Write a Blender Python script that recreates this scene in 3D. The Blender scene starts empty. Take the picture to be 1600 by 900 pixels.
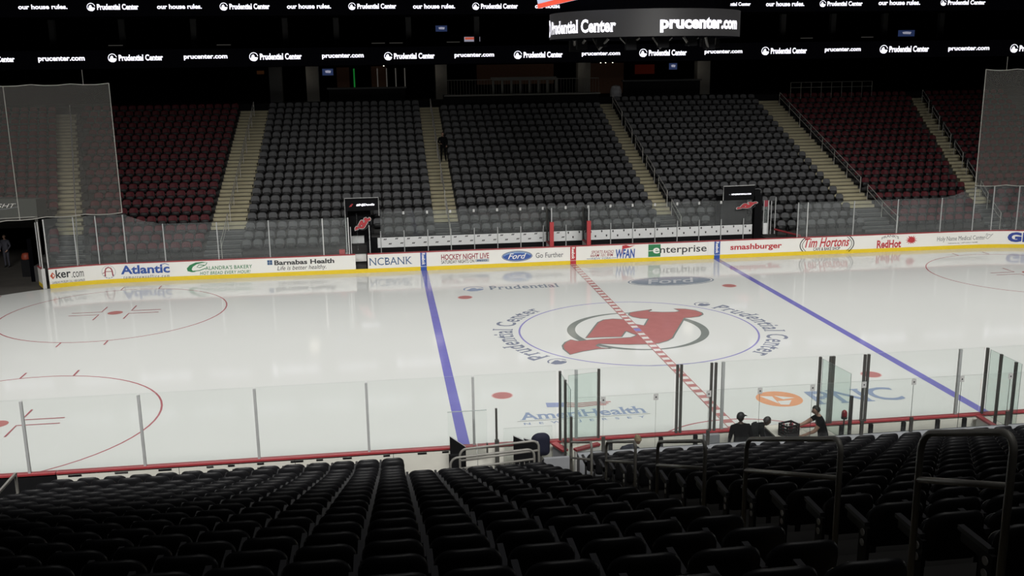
import bpy, bmesh, math, random
from mathutils import Vector, Matrix
from mathutils.geometry import tessellate_polygon
random.seed(7)
PI = math.pi
sc = bpy.context.scene
COL = sc.collection
# ------------------------------------------------------------------ materials
def mat(name, col, rough=.6, metal=0., emit=0., var=.12, scale=6., spec=.5, ecol=None, bump=0.):
    m = bpy.data.materials.new(name); m.use_nodes = True
    nt = m.node_tree; b = nt.nodes['Principled BSDF']
    tc = nt.nodes.new('ShaderNodeTexCoord'); nz = nt.nodes.new('ShaderNodeTexNoise')
    nz.inputs['Scale'].default_value = scale; nz.inputs['Detail'].default_value = 3
    nt.links.new(tc.outputs['Object'], nz.inputs['Vector'])
    mx = nt.nodes.new('ShaderNodeMix'); mx.data_type = 'RGBA'
    a = [c*(1-var) for c in col]; c2 = [min(1, c*(1+var)) for c in col]
    mx.inputs['A'].default_value = (*a, 1); mx.inputs['B'].default_value = (*c2, 1)
    nt.links.new(nz.outputs['Fac'], mx.inputs['Factor'])
    nt.links.new(mx.outputs['Result'], b.inputs['Base Color'])
    b.inputs['Roughness'].default_value = rough; b.inputs['Metallic'].default_value = metal
    b.inputs['Specular IOR Level'].default_value = spec
    if emit:
        b.inputs['Emission Color'].default_value = (*(ecol or col), 1); b.inputs['Emission Strength'].default_value = emit
    if bump:
        bp = nt.nodes.new('ShaderNodeBump'); bp.inputs['Strength'].default_value = bump
        nt.links.new(nz.outputs['Fac'], bp.inputs['Height']); nt.links.new(bp.outputs['Normal'], b.inputs['Normal'])
    return m
def glassmat(name, haze=.05, tint=(.97, .99, .98), hazecol=(.8, .82, .84), gloss=1.0):
    m = bpy.data.materials.new(name); m.use_nodes = True
    nt = m.node_tree; nt.nodes.clear(); N = nt.nodes.new
    out = N('ShaderNodeOutputMaterial'); tr = N('ShaderNodeBsdfTransparent'); tr.inputs[0].default_value = (*tint, 1)
    df = N('ShaderNodeBsdfDiffuse'); df.inputs[0].default_value = (*hazecol, 1)
    gl = N('ShaderNodeBsdfGlossy'); gl.inputs['Roughness'].default_value = .03
    fr = N('ShaderNodeFresnel'); fr.inputs[0].default_value = 1.3
    ml = N('ShaderNodeMath'); ml.operation = 'MULTIPLY'; ml.inputs[1].default_value = gloss
    nz = N('ShaderNodeTexNoise'); nz.inputs['Scale'].default_value = 1.5
    mh = N('ShaderNodeMath'); mh.operation = 'MULTIPLY'; mh.inputs[1].default_value = haze*2
    m1 = N('ShaderNodeMixShader'); m2 = N('ShaderNodeMixShader'); L = nt.links.new
    L(nz.outputs['Fac'], mh.inputs[0]); L(mh.outputs[0], m1.inputs[0]); L(tr.outputs[0], m1.inputs[1]); L(df.outputs[0], m1.inputs[2])
    L(fr.outputs[0], ml.inputs[0]); L(ml.outputs[0], m2.inputs[0]); L(m1.outputs[0], m2.inputs[1]); L(gl.outputs[0], m2.inputs[2])
    L(m2.outputs[0], out.inputs[0])
    return m
M = {}
M['ice'] = mat('ice', (.80, .815, .795), .075, var=.02, scale=.35, spec=.36)
def icepaint(n, c): M[n] = mat(n, c, .08, var=.10, scale=2.5, spec=.36)
icepaint('ice_red', (.56, .25, .245)); icepaint('ice_blue', (.22, .21, .58)); icepaint('ice_black', (.25, .275, .26)); icepaint('ice_navy', (.25, .275, .36))
icepaint('ice_thin_red', (.48, .16, .18)); icepaint('ice_thin_blue', (.32, .30, .62)); icepaint('ice_devil', (.51, .205, .20)); icepaint('ice_white', (.84, .84, .82))
icepaint('ice_orange', (.86, .42, .24)); icepaint('ice_thin_grey', (.60, .62, .66)); icepaint('ice_steel', (.27, .32, .39)); icepaint('ice_pink', (.76, .50, .48)); icepaint('ice_pncblue', (.33, .40, .56))
icepaint('ice_flag_blue', (.36, .41, .62)); icepaint('ice_dot', (.55, .22, .21)); icepaint('ice_darkred', (.42, .12, .14))
M['board'] = mat('board_white', (.86, .85, .81), .35, var=.03, scale=1.2)
M['board_back'] = mat('board_back', (.75, .735, .66), .6, var=.10, scale=3)
M['cap'] = mat('red_cap', (.38, .048, .056), .4)
M['kick'] = mat('yellow_kick', (.80, .58, .02), .4, var=.06)
M['black'] = mat('black_paint', (.005, .005, .006), .7, spec=.1)
M['ink'] = mat('ink_black', (.03, .03, .032), .5); M['inkgrey'] = mat('ink_grey', (.14, .14, .15), .5)
M['pblue'] = mat('print_blue', (.03, .09, .36), .5); M['pnavy'] = mat('print_navy', (.04, .10, .22), .5); M['pgreen'] = mat('print_green', (.02, .20, .07), .5)
M['pred'] = mat('print_red', (.48, .03, .04), .5); M['pdred'] = mat('print_dark_red', (.30, .03, .05), .5); M['pwhite'] = mat('print_white', (.88, .87, .84), .5)
M['pgeico'] = mat('print_royal', (.02, .05, .30), .5); M['porange'] = mat('print_orange', (.55, .09, .04), .5); M['psilver'] = mat('print_silver', (.42, .45, .50), .5); M['plite'] = mat('print_light_blue', (.22, .36, .60), .5)
M['glass'] = glassmat('rink_glass', .011, tint=(.985, .995, .99)); M['glassfar'] = glassmat('rink_glass_hazy', .04, gloss=.7)
M['glassfin'] = glassmat('rink_glass_fin', .05, tint=(.90, .95, .93), gloss=.06); M['glassend'] = glassmat('rink_glass_side', .06, tint=(.88, .94, .92))
M['edge'] = mat('glass_edge', (.42, .47, .46), .3); M['edge_dark'] = mat('glass_edge_dark', (.10, .12, .12), .3)
M['alu'] = mat('aluminium', (.45, .46, .46), .45, .1); M['alu_white'] = mat('pale_post', (.62, .62, .61), .45, .1)
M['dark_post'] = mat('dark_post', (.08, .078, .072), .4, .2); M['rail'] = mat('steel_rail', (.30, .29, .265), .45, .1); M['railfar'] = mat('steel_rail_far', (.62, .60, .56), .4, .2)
M['seat_black'] = mat('seat_black', (.013, .013, .015), .48, var=.2); M['seat_frame'] = mat('seat_frame_black', (.010, .010, .011), .6, spec=.2)
M['seat_grey'] = mat('seat_grey', (.098, .099, .104), .55, var=.15, spec=.25); M['seat_red'] = mat('seat_red', (.088, .011, .016), .55, var=.15, spec=.2)
M['seat_greyd'] = mat('seat_grey_dark', (.014, .014, .015), .6); M['disc'] = mat('number_disc', (.45, .44, .42), .5)
M['arm'] = mat('armrest_grey', (.038, .038, .042), .55, spec=.3)
M['tier'] = mat('tier_dark', (.045, .043, .042), .85, var=.25, scale=2); M['tier_near_shaded'] = mat('tier_near_shaded', (.018, .017, .016), .9, var=.25, scale=2); M['aisle'] = mat('aisle_beige', (.45, .41, .275), .8, var=.12, scale=3)  # near tiers: same concrete darkened, shade put into the colour
M['aisle_near_shaded'] = mat('aisle_near_shaded', (.13, .11, .075), .8); M['aisle_low'] = mat('aisle_dark_steps', (.06, .062, .065), .7); M['nosing'] = mat('step_nosing', (.30, .30, .29), .6)  # near aisle: beige darkened so that its shade sits in the colour
M['concrete'] = mat('concrete_floor', (.075, .068, .06), .75, var=.35, scale=1.1)
M['net'] = None
M['dark'] = mat('dark_wall', (.010, .010, .011), .9, spec=.1); M['darker'] = mat('very_dark', (.003, .003, .004), .95, spec=0.); M['pillar'] = mat('pillar_grey', (.16, .155, .14), .8); M['pillar_d'] = mat('pillar_dim', (.06, .06, .06), .8)
M['brown'] = mat('lobby_brown_glow', (.10, .05, .03), .8, emit=.035, var=.3)  # brown wall with a faint glow put in for lobby light
M['orange_glow'] = mat('orange_glow', (.25, .09, .03), .8, emit=.05); M['red_glow'] = mat('red_glow', (.2, .025, .012), .8, emit=.06); M['green_glow'] = mat('green_glow', (.02, .4, .06), .5, emit=.25)
M['led'] = mat('led_white', (.92, .90, 1.0), .5, emit=1.5, var=.02); M['led_panel'] = mat('led_panel_dark', (.003, .003, .004), .9, spec=0., emit=.15, ecol=(.004, .004, .006))
M['led_ring'] = mat('led_ring_grey', (.012, .012, .012), .5, emit=1., ecol=(.022, .021, .0215)); M['screen'] = mat('screen_bright', (.55, .65, .85), .4, emit=.8); M['screen_red'] = mat('screen_red_border', (.75, .13, .07), .4, emit=.6)
M['tv'] = mat('tv_blue', (.03, .05, .14), .4, emit=.5); M['tvw'] = mat('tv_white', (.55, .55, .68), .4, emit=.45); M['dot'] = mat('lamp_dot', (1, .95, .8), .4, emit=1.6); M['glint'] = mat('sconce', (.35, .33, .3), .4, emit=.12)
M['suite'] = mat('suite_trim', (.03, .035, .06), .5, emit=.03)
M['canopy'] = mat('canopy_fabric', (.045, .052, .045), .8); M['rope'] = mat('net_rope', (.5, .49, .45), .8)
M['pad'] = mat('red_pad', (.42, .03, .035), .5); M['banner'] = mat('bench_banner', (.80, .81, .81), .6, var=.05); M['wallgrey'] = mat('wall_grey', (.30, .31, .33), .6)
M['skin'] = mat('skin', (.42, .25, .18), .5); M['skin_d'] = mat('skin_dark', (.06, .035, .025), .5); M['shirt'] = mat('black_shirt', (.006, .006, .007), .9, spec=.1); M['shirt2'] = mat('charcoal_shirt', (.010, .011, .011), .9, spec=.1); M['navy'] = mat('navy_shirt', (.011, .013, .032), .8)
M['hair_d'] = mat('dark_hair', (.015, .012, .01), .6); M['hair_b'] = mat('blond_hair', (.36, .28, .17), .6, var=.3, scale=40); M['jeans'] = mat('denim', (.06, .07, .10), .8); M['grey_cloth'] = mat('grey_cloth', (.05, .05, .065), .8)
M['tub'] = mat('tub_orange', (.22, .035, .015), .6); M['crate'] = mat('crate_black', (.014, .012, .014), .5); M['table'] = mat('table_top', (.66, .64, .56), .5); M['lamp_red'] = mat('lamp_red', (.45, .015, .03), .25); M['white_cloth'] = mat('white_cloth', (.4, .4, .42), .8)
# net: open weave seen from afar
def netmat():
    m = bpy.data.materials.new('net_mesh'); m.use_nodes = True; nt = m.node_tree; nt.nodes.clear(); N = nt.nodes.new; L = nt.links.new
    out = N('ShaderNodeOutputMaterial'); tr = N('ShaderNodeBsdfTransparent'); df = N('ShaderNodeBsdfDiffuse'); df.inputs[0].default_value = (.62, .60, .56, 1)
    tl = N('ShaderNodeBsdfTranslucent'); tl.inputs[0].default_value = (.62, .60, .56, 1); a = N('ShaderNodeAddShader')
    nz = N('ShaderNodeTexNoise'); nz.inputs['Scale'].default_value = .6; ml = N('ShaderNodeMath'); ml.operation = 'MULTIPLY_ADD'; ml.inputs[1].default_value = .05; ml.inputs[2].default_value = .06
    mx = N('ShaderNodeMixShader'); L(nz.outputs['Fac'], ml.inputs[0]); L(ml.outputs[0], mx.inputs[0]); L(df.outputs[0], a.inputs[0]); L(tl.outputs[0], a.inputs[1])
    L(tr.outputs[0], mx.inputs[1]); L(a.outputs[0], mx.inputs[2]); L(mx.outputs[0], out.inputs[0]); return m
M['net'] = netmat()
# ------------------------------------------------------------------ object helpers
ORD = ['first', 'second', 'third', 'fourth', 'fifth', 'sixth', 'seventh', 'eighth', 'ninth', 'tenth', 'eleventh', 'twelfth', 'thirteenth', 'fourteenth', 'fifteenth', 'sixteenth', 'seventeenth', 'eighteenth', 'nineteenth', 'twentieth', 'twenty-first', 'twenty-second', 'twenty-third', 'twenty-fourth', 'twenty-fifth']
def tag(o, label=None, cat=None, group=None, kind=None):
    if label: o['label'] = label
    if cat: o['category'] = cat
    if group: o['group'] = group
    if kind: o['kind'] = kind
    return o
def empty(name, loc=(0, 0, 0), rz=0.):
    o = bpy.data.objects.new(name, None); o.empty_display_size = .1; COL.objects.link(o); o.location = loc; o.rotation_euler = (0, 0, rz); return o
def thing(name, label, cat, loc=(0, 0, 0), rz=0., group=None): return tag(empty(name, loc, rz), label, cat, group)
class MB:
    """collects polygons with material slots"""
    def __init__(s): s.v = []; s.f = []; s.mi = []; s.mats = []
    def slot(s, m):
        if m not in s.mats: s.mats.append(m)
        return s.mats.index(m)
    def add(s, verts, faces, m):
        b = len(s.v); s.v += [tuple(p) for p in verts]; k = s.slot(m)
        for f in faces: s.f.append(tuple(b+i for i in f)); s.mi.append(k)
        return s
    def box(s, x0, x1, y0, y1, z0, z1, m):
        x0, x1 = min(x0, x1), max(x0, x1); y0, y1 = min(y0, y1), max(y0, y1); z0, z1 = min(z0, z1), max(z0, z1)
        v = [(x0, y0, z0), (x1, y0, z0), (x1, y1, z0), (x0, y1, z0), (x0, y0, z1), (x1, y0, z1), (x1, y1, z1), (x0, y1, z1)]
        return s.add(v, [(0, 3, 2, 1), (4, 5, 6, 7), (0, 1, 5, 4), (1, 2, 6, 5), (2, 3, 7, 6), (3, 0, 4, 7)], m)
    def tube(s, pts, r, m, n=8, cap=True):
        pts = [Vector(p) for p in pts]; L = len(pts); rings = []; q = None
        for i, p in enumerate(pts):
            a = (pts[min(i+1, L-1)]-pts[max(i-1, 0)]).normalized()
            if q is None:
                q = a.cross(Vector((0, 0, 1)))
                if q.length < .05: q = a.cross(Vector((0, 1, 0)))
            else: q = q-a*q.dot(a)
            q.normalize(); w = q.cross(a)
            rr = r[i] if isinstance(r, (list, tuple)) else r
            rings.append([p+(q*math.cos(2*PI*k/n)+w*math.sin(2*PI*k/n))*rr for k in range(n)])
        v = [x for g in rings for x in g]; f = []
        for i in range(L-1):
            for k in range(n): f.append((i*n+k, i*n+(k+1) % n, (i+1)*n+(k+1) % n, (i+1)*n+k))
        if cap: f.append(tuple(range(n))[::-1]); f.append(tuple((L-1)*n+k for k in range(n)))
        return s.add(v, f, m)
    def lathe(s, c, prof, m, n=16):
        v = []; f = []
        for r, z in prof: v += [(c[0]+r*math.cos(2*PI*k/n), c[1]+r*math.sin(2*PI*k/n), c[2]+z) for k in range(n)]
        for i in range(len(prof)-1):
            for k in range(n): f.append((i*n+k, i*n+(k+1) % n, (i+1)*n+(k+1) % n, (i+1)*n+k))
        f.append(tuple(range(n))[::-1]); f.append(tuple((len(prof)-1)*n+k for k in range(n)))
        return s.add(v, f, m)
    def mesh(s, name, smooth=False):
        me = bpy.data.meshes.new(name); me.from_pydata(s.v, [], s.f)
        for m in s.mats: me.materials.append(M[m] if isinstance(m, str) else m)
        me.polygons.foreach_set('material_index', s.mi)
        if smooth: me.polygons.foreach_set('use_smooth', [True]*len(s.f))
        me.update(); return me
    def build(s, name, parent=None, label=None, cat=None, group=None, kind=None, smooth=False, loc=None, rz=0):
        o = bpy.data.objects.new(name, s.mesh(name, smooth)); COL.objects.link(o)
        if parent: o.parent = parent
        if loc: o.location = loc
        if rz: o.rotation_euler = (0, 0, rz)
        return tag(o, label, cat, group, kind)
def arc(cx, cy, r, a0, a1, n=64): return [(cx+r*math.cos(math.radians(a0+(a1-a0)*i/n)), cy+r*math.sin(math.radians(a0+(a1-a0)*i/n))) for i in range(n+1)]
def ell(cx, cy, rx, ry, n=40): return [(cx+rx*math.cos(2*PI*i/n), cy+ry*math.sin(2*PI*i/n)) for i in range(n)]
# ------------------------------------------------------------------ lettering
_tc = {}
def text_geo(s, bold=0., shear=0., serif=0., space=1.):
    k = (s, bold, shear, serif, space)
    if k in _tc: return _tc[k]
    cu = bpy.data.curves.new('t', 'FONT'); cu.body = s; cu.offset = bold; cu.resolution_u = 3; cu.space_character = space
    ob = bpy.data.objects.new('t', cu); COL.objects.link(ob)
    dg = bpy.context.evaluated_depsgraph_get(); dg.update()
    me = bpy.data.meshes.new_from_object(ob.evaluated_get(dg))
    v = [(p.co.x, p.co.y) for p in me.vertices]; f = [tuple(p.vertices) for p in me.polygons]
    nf = len(f)
    if serif:
        cnt = {}
        for q in f:
            for i in range(len(q)):
                e = tuple(sorted((q[i], q[(i+1) % len(q)]))); cnt[e] = cnt.get(e, 0)+1
        for (a, b), c in list(cnt.items()):
            if c != 1: continue
            (xa, ya), (xb, yb) = v[a], v[b]
            if abs(ya-yb) < .004 and .04 < abs(xa-xb) < .22:
                t = .045; up = ya > .25
                y0, y1 = (ya-t, ya) if up else (ya, ya+t)
                x0, x1 = min(xa, xb)-serif, max(xa, xb)+serif
                n = len(v); v += [(x0, y0), (x1, y0), (x1, y1), (x0, y1)]; f.append((n, n+1, n+2, n+3))
    if shear: v = [(x+shear*y, y) for x, y in v]
    bpy.data.objects.remove(ob); bpy.data.curves.remove(cu); bpy.data.meshes.remove(me)
    _tc[k] = (v, f, nf); return _tc[k]
class G2:
    """flat artwork in a (u, w) frame: layered polygons, strokes and letters, mapped to 3-D at the end"""
    def __init__(s): s.mb = MB(); s.lay = 0
    def raw(s, v, f, m): s.mb.add([(x, y, s.lay) for x, y in v], f, m)
    def poly(s, pts, m):
        t = tessellate_polygon([[Vector((x, y, 0)) for x, y in pts]]); s.raw(pts, [tuple(q) for q in t], m); s.lay += 1; return s
    def stroke(s, pts, w, m, closed=False):
        P = [Vector(p) for p in pts]; n = len(P); A = []; B = []
        for i in range(n):
            a = P[(i-1) % n] if closed or i else P[i]; b = P[(i+1) % n] if closed or i < n-1 else P[i]
            d = (b-a); d = d.normalized() if d.length else Vector((1, 0)); q = Vector((-d.y, d.x))*w*.5
            A.append(tuple(P[i]+q)); B.append(tuple(P[i]-q))
        f = [(i, (i+1) % n, n+(i+1) % n, n+i) for i in range(n if closed else n-1)]
        s.raw(A+B, f, m); s.lay += 1; return s
    def band(s, outer, inner, m):
        n = len(outer); s.raw(outer+inner, [(i, i+1, n+i+1, n+i) for i in range(n-1)], m); s.lay += 1; return s
    def text(s, t, box, m, bold=0., shear=0., serif=0., space=1., warp=None):
        v, f, nf = text_geo(t, bold, shear, serif, space)
        xs = [p[0] for p in v]; ys = [p[1] for p in v]; x0, x1, y0, y1 = min(xs), max(xs), min(ys), max(ys)
        u0, u1, w0, w1 = box
        q = [(u0+(x-x0)/(x1-x0)*(u1-u0), w0+(y-y0)/(y1-y0)*(w1-w0)) for x, y in v]
        if warp: q = [warp(*p) for p in q]
        s.raw(q, f[:nf], m)
        if nf < len(f): s.lay += .5; n0 = f[nf][0]; s.raw(q[n0:], [tuple(i-n0 for i in t_) for t_ in f[nf:]], m); s.lay -= .5
        s.lay += 1; return s
    def build(s, name, fmap, parent, label=None, step=.0025, base=.004):
        s.mb.v = [fmap(u, w, base+l*step) for u, w, l in s.mb.v]
        return s.mb.build(name, parent, label)
# ------------------------------------------------------------------ the rink
FT = .3048; RC = 8.534; XS = 30.48-RC; YS = 12.954-RC; HW = 12.954
def far(t, off=0.):
    a = abs(t); s = 1 if t > 0 else -1
    if a <= XS: return t, HW+off
    th = (a-XS)/RC
    return s*(XS+(RC+off)*math.sin(th)), YS+(RC+off)*math.cos(th)
def near(t, off=0.):
    x, y = far(t, off); return x, -y
def steps(t0, t1, d=.5):
    n = max(1, int(abs(t1-t0)/d)); return [t0+(t1-t0)*i/n for i in range(n+1)]
def strip(mb, ts, o0, o1, z0, z1, m, path=far):
    n = len(ts); v = []
    for t in ts:
        (xa, ya), (xb, yb) = path(t, o0), path(t, o1)
        v += [(xa, ya, z0), (xb, yb, z0), (xb, yb, z1), (xa, ya, z1)]
    f = []
    for i in range(n-1):
        a, b = i*4, i*4+4
        for k in range(4): f.append((a+k, b+k, b+(k+1) % 4, a+(k+1) % 4))
    f += [(0, 1, 2, 3), tuple((n-1)*4+k for k in (3, 2, 1, 0))]
    mb.add(v, f, m)
# floor slab round the rink and the ice itself
MB().box(-48, 42, -13.6, 40, -.30, -.02, 'concrete').build('floor', kind='structure')
mb = MB(); per = [far(-XS-RC*PI/2*(1-i/16.)) for i in range(17)]+[far(XS+RC*PI/2*i/16.) for i in range(17)]
per = per+[(x, -y) for x, y in per[::-1]]
n = len(per); mb.add([(x, y, 0) for x, y in per]+[(x, y, -.02) for x, y in per], [tuple(range(n))[::-1], tuple(range(n, 2*n))]+[(i, (i+1) % n, n+(i+1) % n, n+i) for i in range(n)], 'ice')
ICE = mb.build('ice_sheet', label='white ice sheet filling the rink, painted with hockey lines', kind='structure')
onice = lambda u, w, l: (u, w, l)
def mark(name, label=None):
    g = G2(); g.fin = lambda: g.build(name, onice, ICE, label, step=.0015, base=.0015); return g
for s in (-1, 1):
    g = mark('blue_line', 'wide blue line across the ice, '+('left of centre' if s < 0 else 'right of centre')); x = s*7.62
    g.poly([(x-.155, -12.9), (x+.155, -12.9), (x+.155, 12.94), (x-.155, 12.94)], 'ice_blue'); g.fin()
    g = mark('goal_line'); x = s*27.13; g.poly([(x-.03, -11), (x+.03, -11), (x+.03, 11), (x-.03, 11)], 'ice_thin_red'); g.fin()
    for t in (-1, 1):
        g = mark('faceoff_dot'); g.poly(ell(s*6.1, t*6.706, .34, .34), 'ice_pink'); g.poly(ell(s*6.1, t*6.706, .30, .30), 'ice_dot')
        for d in (-.1, .1): g.stroke([(s*6.1-.2, t*6.706+d), (s*6.1+.2, t*6.706+d)], .02, 'ice_red')
        g.fin()
        cx, cy = s*69*FT, t*22*FT
        g = mark('faceoff_circle', 'thin red end zone circle with hash marks and centre dot'); r = 15*FT
        g.band(arc(cx, cy, r+.03, 0, 360), arc(cx, cy, r-.03, 0, 360), 'ice_thin_red'); g.poly(ell(cx, cy, .31, .31), 'ice_dot')
        for a in (-1, 1):
            for b in (-1, 1):
                g.stroke([(cx+a*.86, cy+b*r*.985), (cx+a*.86, cy+b*(r*.985+.61))], .06, 'ice_thin_red')
                g.stroke([(cx+a*1.83, cy+b*.23), (cx+a*.61, cy+b*.23), (cx+a*.61, cy+b*1.14)], .06, 'ice_thin_red')
        g.fin()
g = mark('center_circle', 'thin blue circle at centre ice')
g.band(arc(0, 0, 4.60, 0, 360, 96), arc(0, 0, 4.53, 0, 360, 96), 'ice_thin_blue'); g.fin()
g = mark('referee_crease', 'thin red half circle beside the near boards'); g.band(arc(0, -12.954, 3.08, 0, 180), arc(0, -12.954, 3.02, 0, 180), 'ice_thin_red'); g.fin()
# crest at centre ice
DEVIL = [(-2.78, -0.9), (-2.59, -1.12), (-2.24, -1.07), (-1.67, -1.01), (-0.95, -1.01), (-0.51, -1.0), (-0.29, -0.83), (-0.19, -0.69), (-0.29, -0.47), (-0.42, -0.12), (-0.51, -0.07), (-0.85, -0.81), (-1.48, -0.73), (-2.17, -0.73), (-1.87, -0.11), (-1.49, 0.78), (-1.22, 1.39), (-0.92, 1.73), (-0.53, 1.8), (-0.19, 1.68), (-0.02, 1.29), (0.14, 0.83), (0.46, 0.59), (0.89, 1.57), (0.6, 1.71), (0.35, 2.0), (0.27, 2.33), (0.41, 2.68), (0.75, 2.81), (1.4, 3.01), (1.18, 2.82), (1.23, 2.66), (1.71, 2.49), (2.26, 2.42), (2.5, 2.57), (2.38, 2.98), (2.78, 2.85), (3.12, 2.55), (3.25, 2.14), (3.21, 1.87), (2.95, 1.58), (2.58, 1.47), (2.3, 1.45), (1.77, 0.35), (1.18, -0.87), (0.98, -1.31), (0.69, -1.64), (0.27, -1.91), (-0.12, -1.95), (-0.82, -1.86), (-1.37, -1.72), (-1.89, -1.58), (-2.06, -1.82), (-1.93, -2.13), (-1.58, -2.24), (-2.07, -2.22), (-2.69, -2.43), (-3.16, -2.74), (-3.25, -2.04), (-3.21, -1.61), (-3.03, -1.19)]
g = mark('crest', 'red letter crest with horns and tail inside a dark ring')
def ringarc(a0, a1):
    o = []; i = []
    for k in range(61):
        a = a0+(a1-a0)*k/60; c, s_ = math.cos(math.radians(a)), math.sin(math.radians(a)); w = .12+.20*abs(c)**1.3
        o.append((2.72*c, 2.72*s_)); i.append(((2.72-w)*c, (2.72-w)*s_))
    g.band(o, i, 'ice_black')
ringarc(82, 204); ringarc(221, 393)
g.stroke(DEVIL, .13, 'ice_black', True); g.poly(DEVIL, 'ice_devil'); g.fin()
# centre line, chequered
g = mark('center_line', 'red centre line broken up by white blocks'); g.lay = 6
g.poly([(-.155, -12.9), (.155, -12.9), (.155, 12.94), (-.155, 12.94)], 'ice_white')
for s in (-1, 1): g.poly([(s*.155, -12.9), (s*.125, -12.9), (s*.125, 12.94), (s*.155, 12.94)], 'ice_red')
y = -12.9
while y < 12.7:
    l0 = g.lay; g.poly([(-.12, y), (.12, y), (.12, y+.27), (-.12, y+.27)], 'ice_red'); g.lay = l0; y += .54
g.lay += 1; g.poly([(-.12, -.2), (.12, -.2), (.12, .2), (-.12, .2)], 'ice_thin_blue'); g.fin()
# ring of lettering: text bent clockwise round the circle, tops outward
def arcwarp(a0, a1, r):
    def w(u, v):
        a = math.radians(a0+(a1-a0)*u); return ((r+v)*math.cos(a), (r+v)*math.sin(a))
    return w
def rock(g, cx, cy, r, m1, m2, ring=None):
    g.poly(ell(cx, cy, r, r), m2)
    g.poly([(cx+r*a, cy+r*b) for a, b in ((-.8, -.45), (-.45, .05), (-.2, .45), (.1, .5), (.3, .1), (.55, .2), (.9, -.1), (.75, -.5), (.2, -.85), (-.4, -.85))], m1)
    g.band(arc(cx, cy, r, 20, 200), arc(cx, cy, r*.84, 20, 200), m1)
for k, nm in ((0, 'right'), (180, 'left')):
    g = mark('ice_lettering', 'dark serif lettering curving round the %s of the centre circle' % nm)
    g.text('Prudential Center', (0, 1, 0, .80), 'ice_navy', bold=.012, serif=.05, space=1.12, warp=arcwarp(36+k, -50+k, 4.82))
    a = math.radians(43+k); g.fin(); g = mark('ice_emblem'); rock(g, 5.15*math.cos(a), 5.15*math.sin(a), .36, 'ice_navy', 'ice_white'); g.fin()
g = mark('ice_emblem', 'blue round emblem near the far boards')
rock(g, -5.55, 8.25, .5, 'ice_pncblue', 'ice_white'); g.fin(); g = mark('ice_lettering', 'dark serif lettering near the far boards'); g.text('Prudential', (-4.85, -1.6, 7.95, 8.75), 'ice_steel', bold=.02, serif=.05, space=1.1); g.fin()
g = mark('ice_advert', 'grey oval with pale script near the far boards')
for rx, ry, m in ((2.08, .98, 'ice_steel'), (2.0, .90, 'ice_white'), (1.93, .84, 'ice_steel')): g.poly(ell(3.78, 8.2, rx, ry), m)
g.text('Ford', (2.55, 5.0, 7.72, 8.72), 'ice_thin_grey', bold=.01, shear=.35); g.fin()
g = mark('ice_advert', 'blue lettering with a small striped flag, near the left glass doors')
g.text('AmeriHealth', (-5.85, -2.05, -8.98, -8.36), 'ice_pncblue', bold=.02, serif=.05)
g.text('NEW JERSEY', (-5.8, -2.2, -9.42, -9.2), 'ice_pncblue', bold=.02, serif=.04, space=2.6)
g.stroke([(-5.95, -9.07), (-2.0, -9.07)], .03, 'ice_black'); g.poly([(-4.9, -8.02), (-4.3, -8.08), (-4.28, -7.70), (-4.88, -7.62)], 'ice_flag_blue')
for i in range(3):
    g.stroke([(-4.5+.1*i if i == 2 else -4.27, -7.74-.16*i), (-3.9, -7.84-.15*i), (-3.4, -7.80-.13*i), (-2.9-.1*i, -7.86-.12*i)], .07, 'ice_red')
g.fin()
g = mark('ice_advert', 'orange round emblem and blue capital letters by the penalty boxes')
g.poly(ell(2.22, -8.47, .70, .70), 'ice_orange')
for p in (((-.77, .55), (-.2, .42), (-.28, -.7)), ((-.08, .48), (.8, .02), (.16, -.12)), ((-.22, -.34), (.5, -.3), (.12, -.95), (-.26, -.85))):
    g.poly([(2.22+a*.64, -8.47+b*.60) for a, b in p], 'ice_white')
g.text('PNC', (3.15, 6.0, -9.18, -7.98), 'ice_pncblue', bold=.01, serif=.04); g.fin()
# ------------------------------------------------------------------ dasher boards
BT = .95
def boards(name, label, ts, path, cat='dasher boards', back='board_back'):
    r = thing(name, label, cat)
    mb = MB(); strip(mb, ts, 0, .10, .0, BT-.03, 'board' if path is far else back, path); mb.build('board_panel', r)
    mb = MB(); strip(mb, ts, -.02, .14, BT-.03, BT+.015, 'cap', path); mb.build('top_rail', r)
    mb = MB(); strip(mb, ts, -.012, -.001, .0, .20, 'kick', path); mb.build('kick_plate', r)
    return r
BL = boards('dasher_boards', 'white advert boards with yellow kick plate, left of the bench gate', steps(-25.45, -11.02), far)
BR = boards('dasher_boards', 'white advert boards with yellow kick plate, from bench gate to right corner', steps(-10.42, 33.5), far)
mb = MB(); strip(mb, [-11.02, -10.42], -.012, .02, 0, .20, 'kick'); mb.build('gate_sill', label='yellow kick strip under the open bench gate', cat='sill', kind='structure')
boards('dasher_boards', 'white boards beyond the open machine gate at far left', steps(-35.3, -29.6), far)
onb = lambda u, w, l: (*far(u, -l), w)
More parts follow.
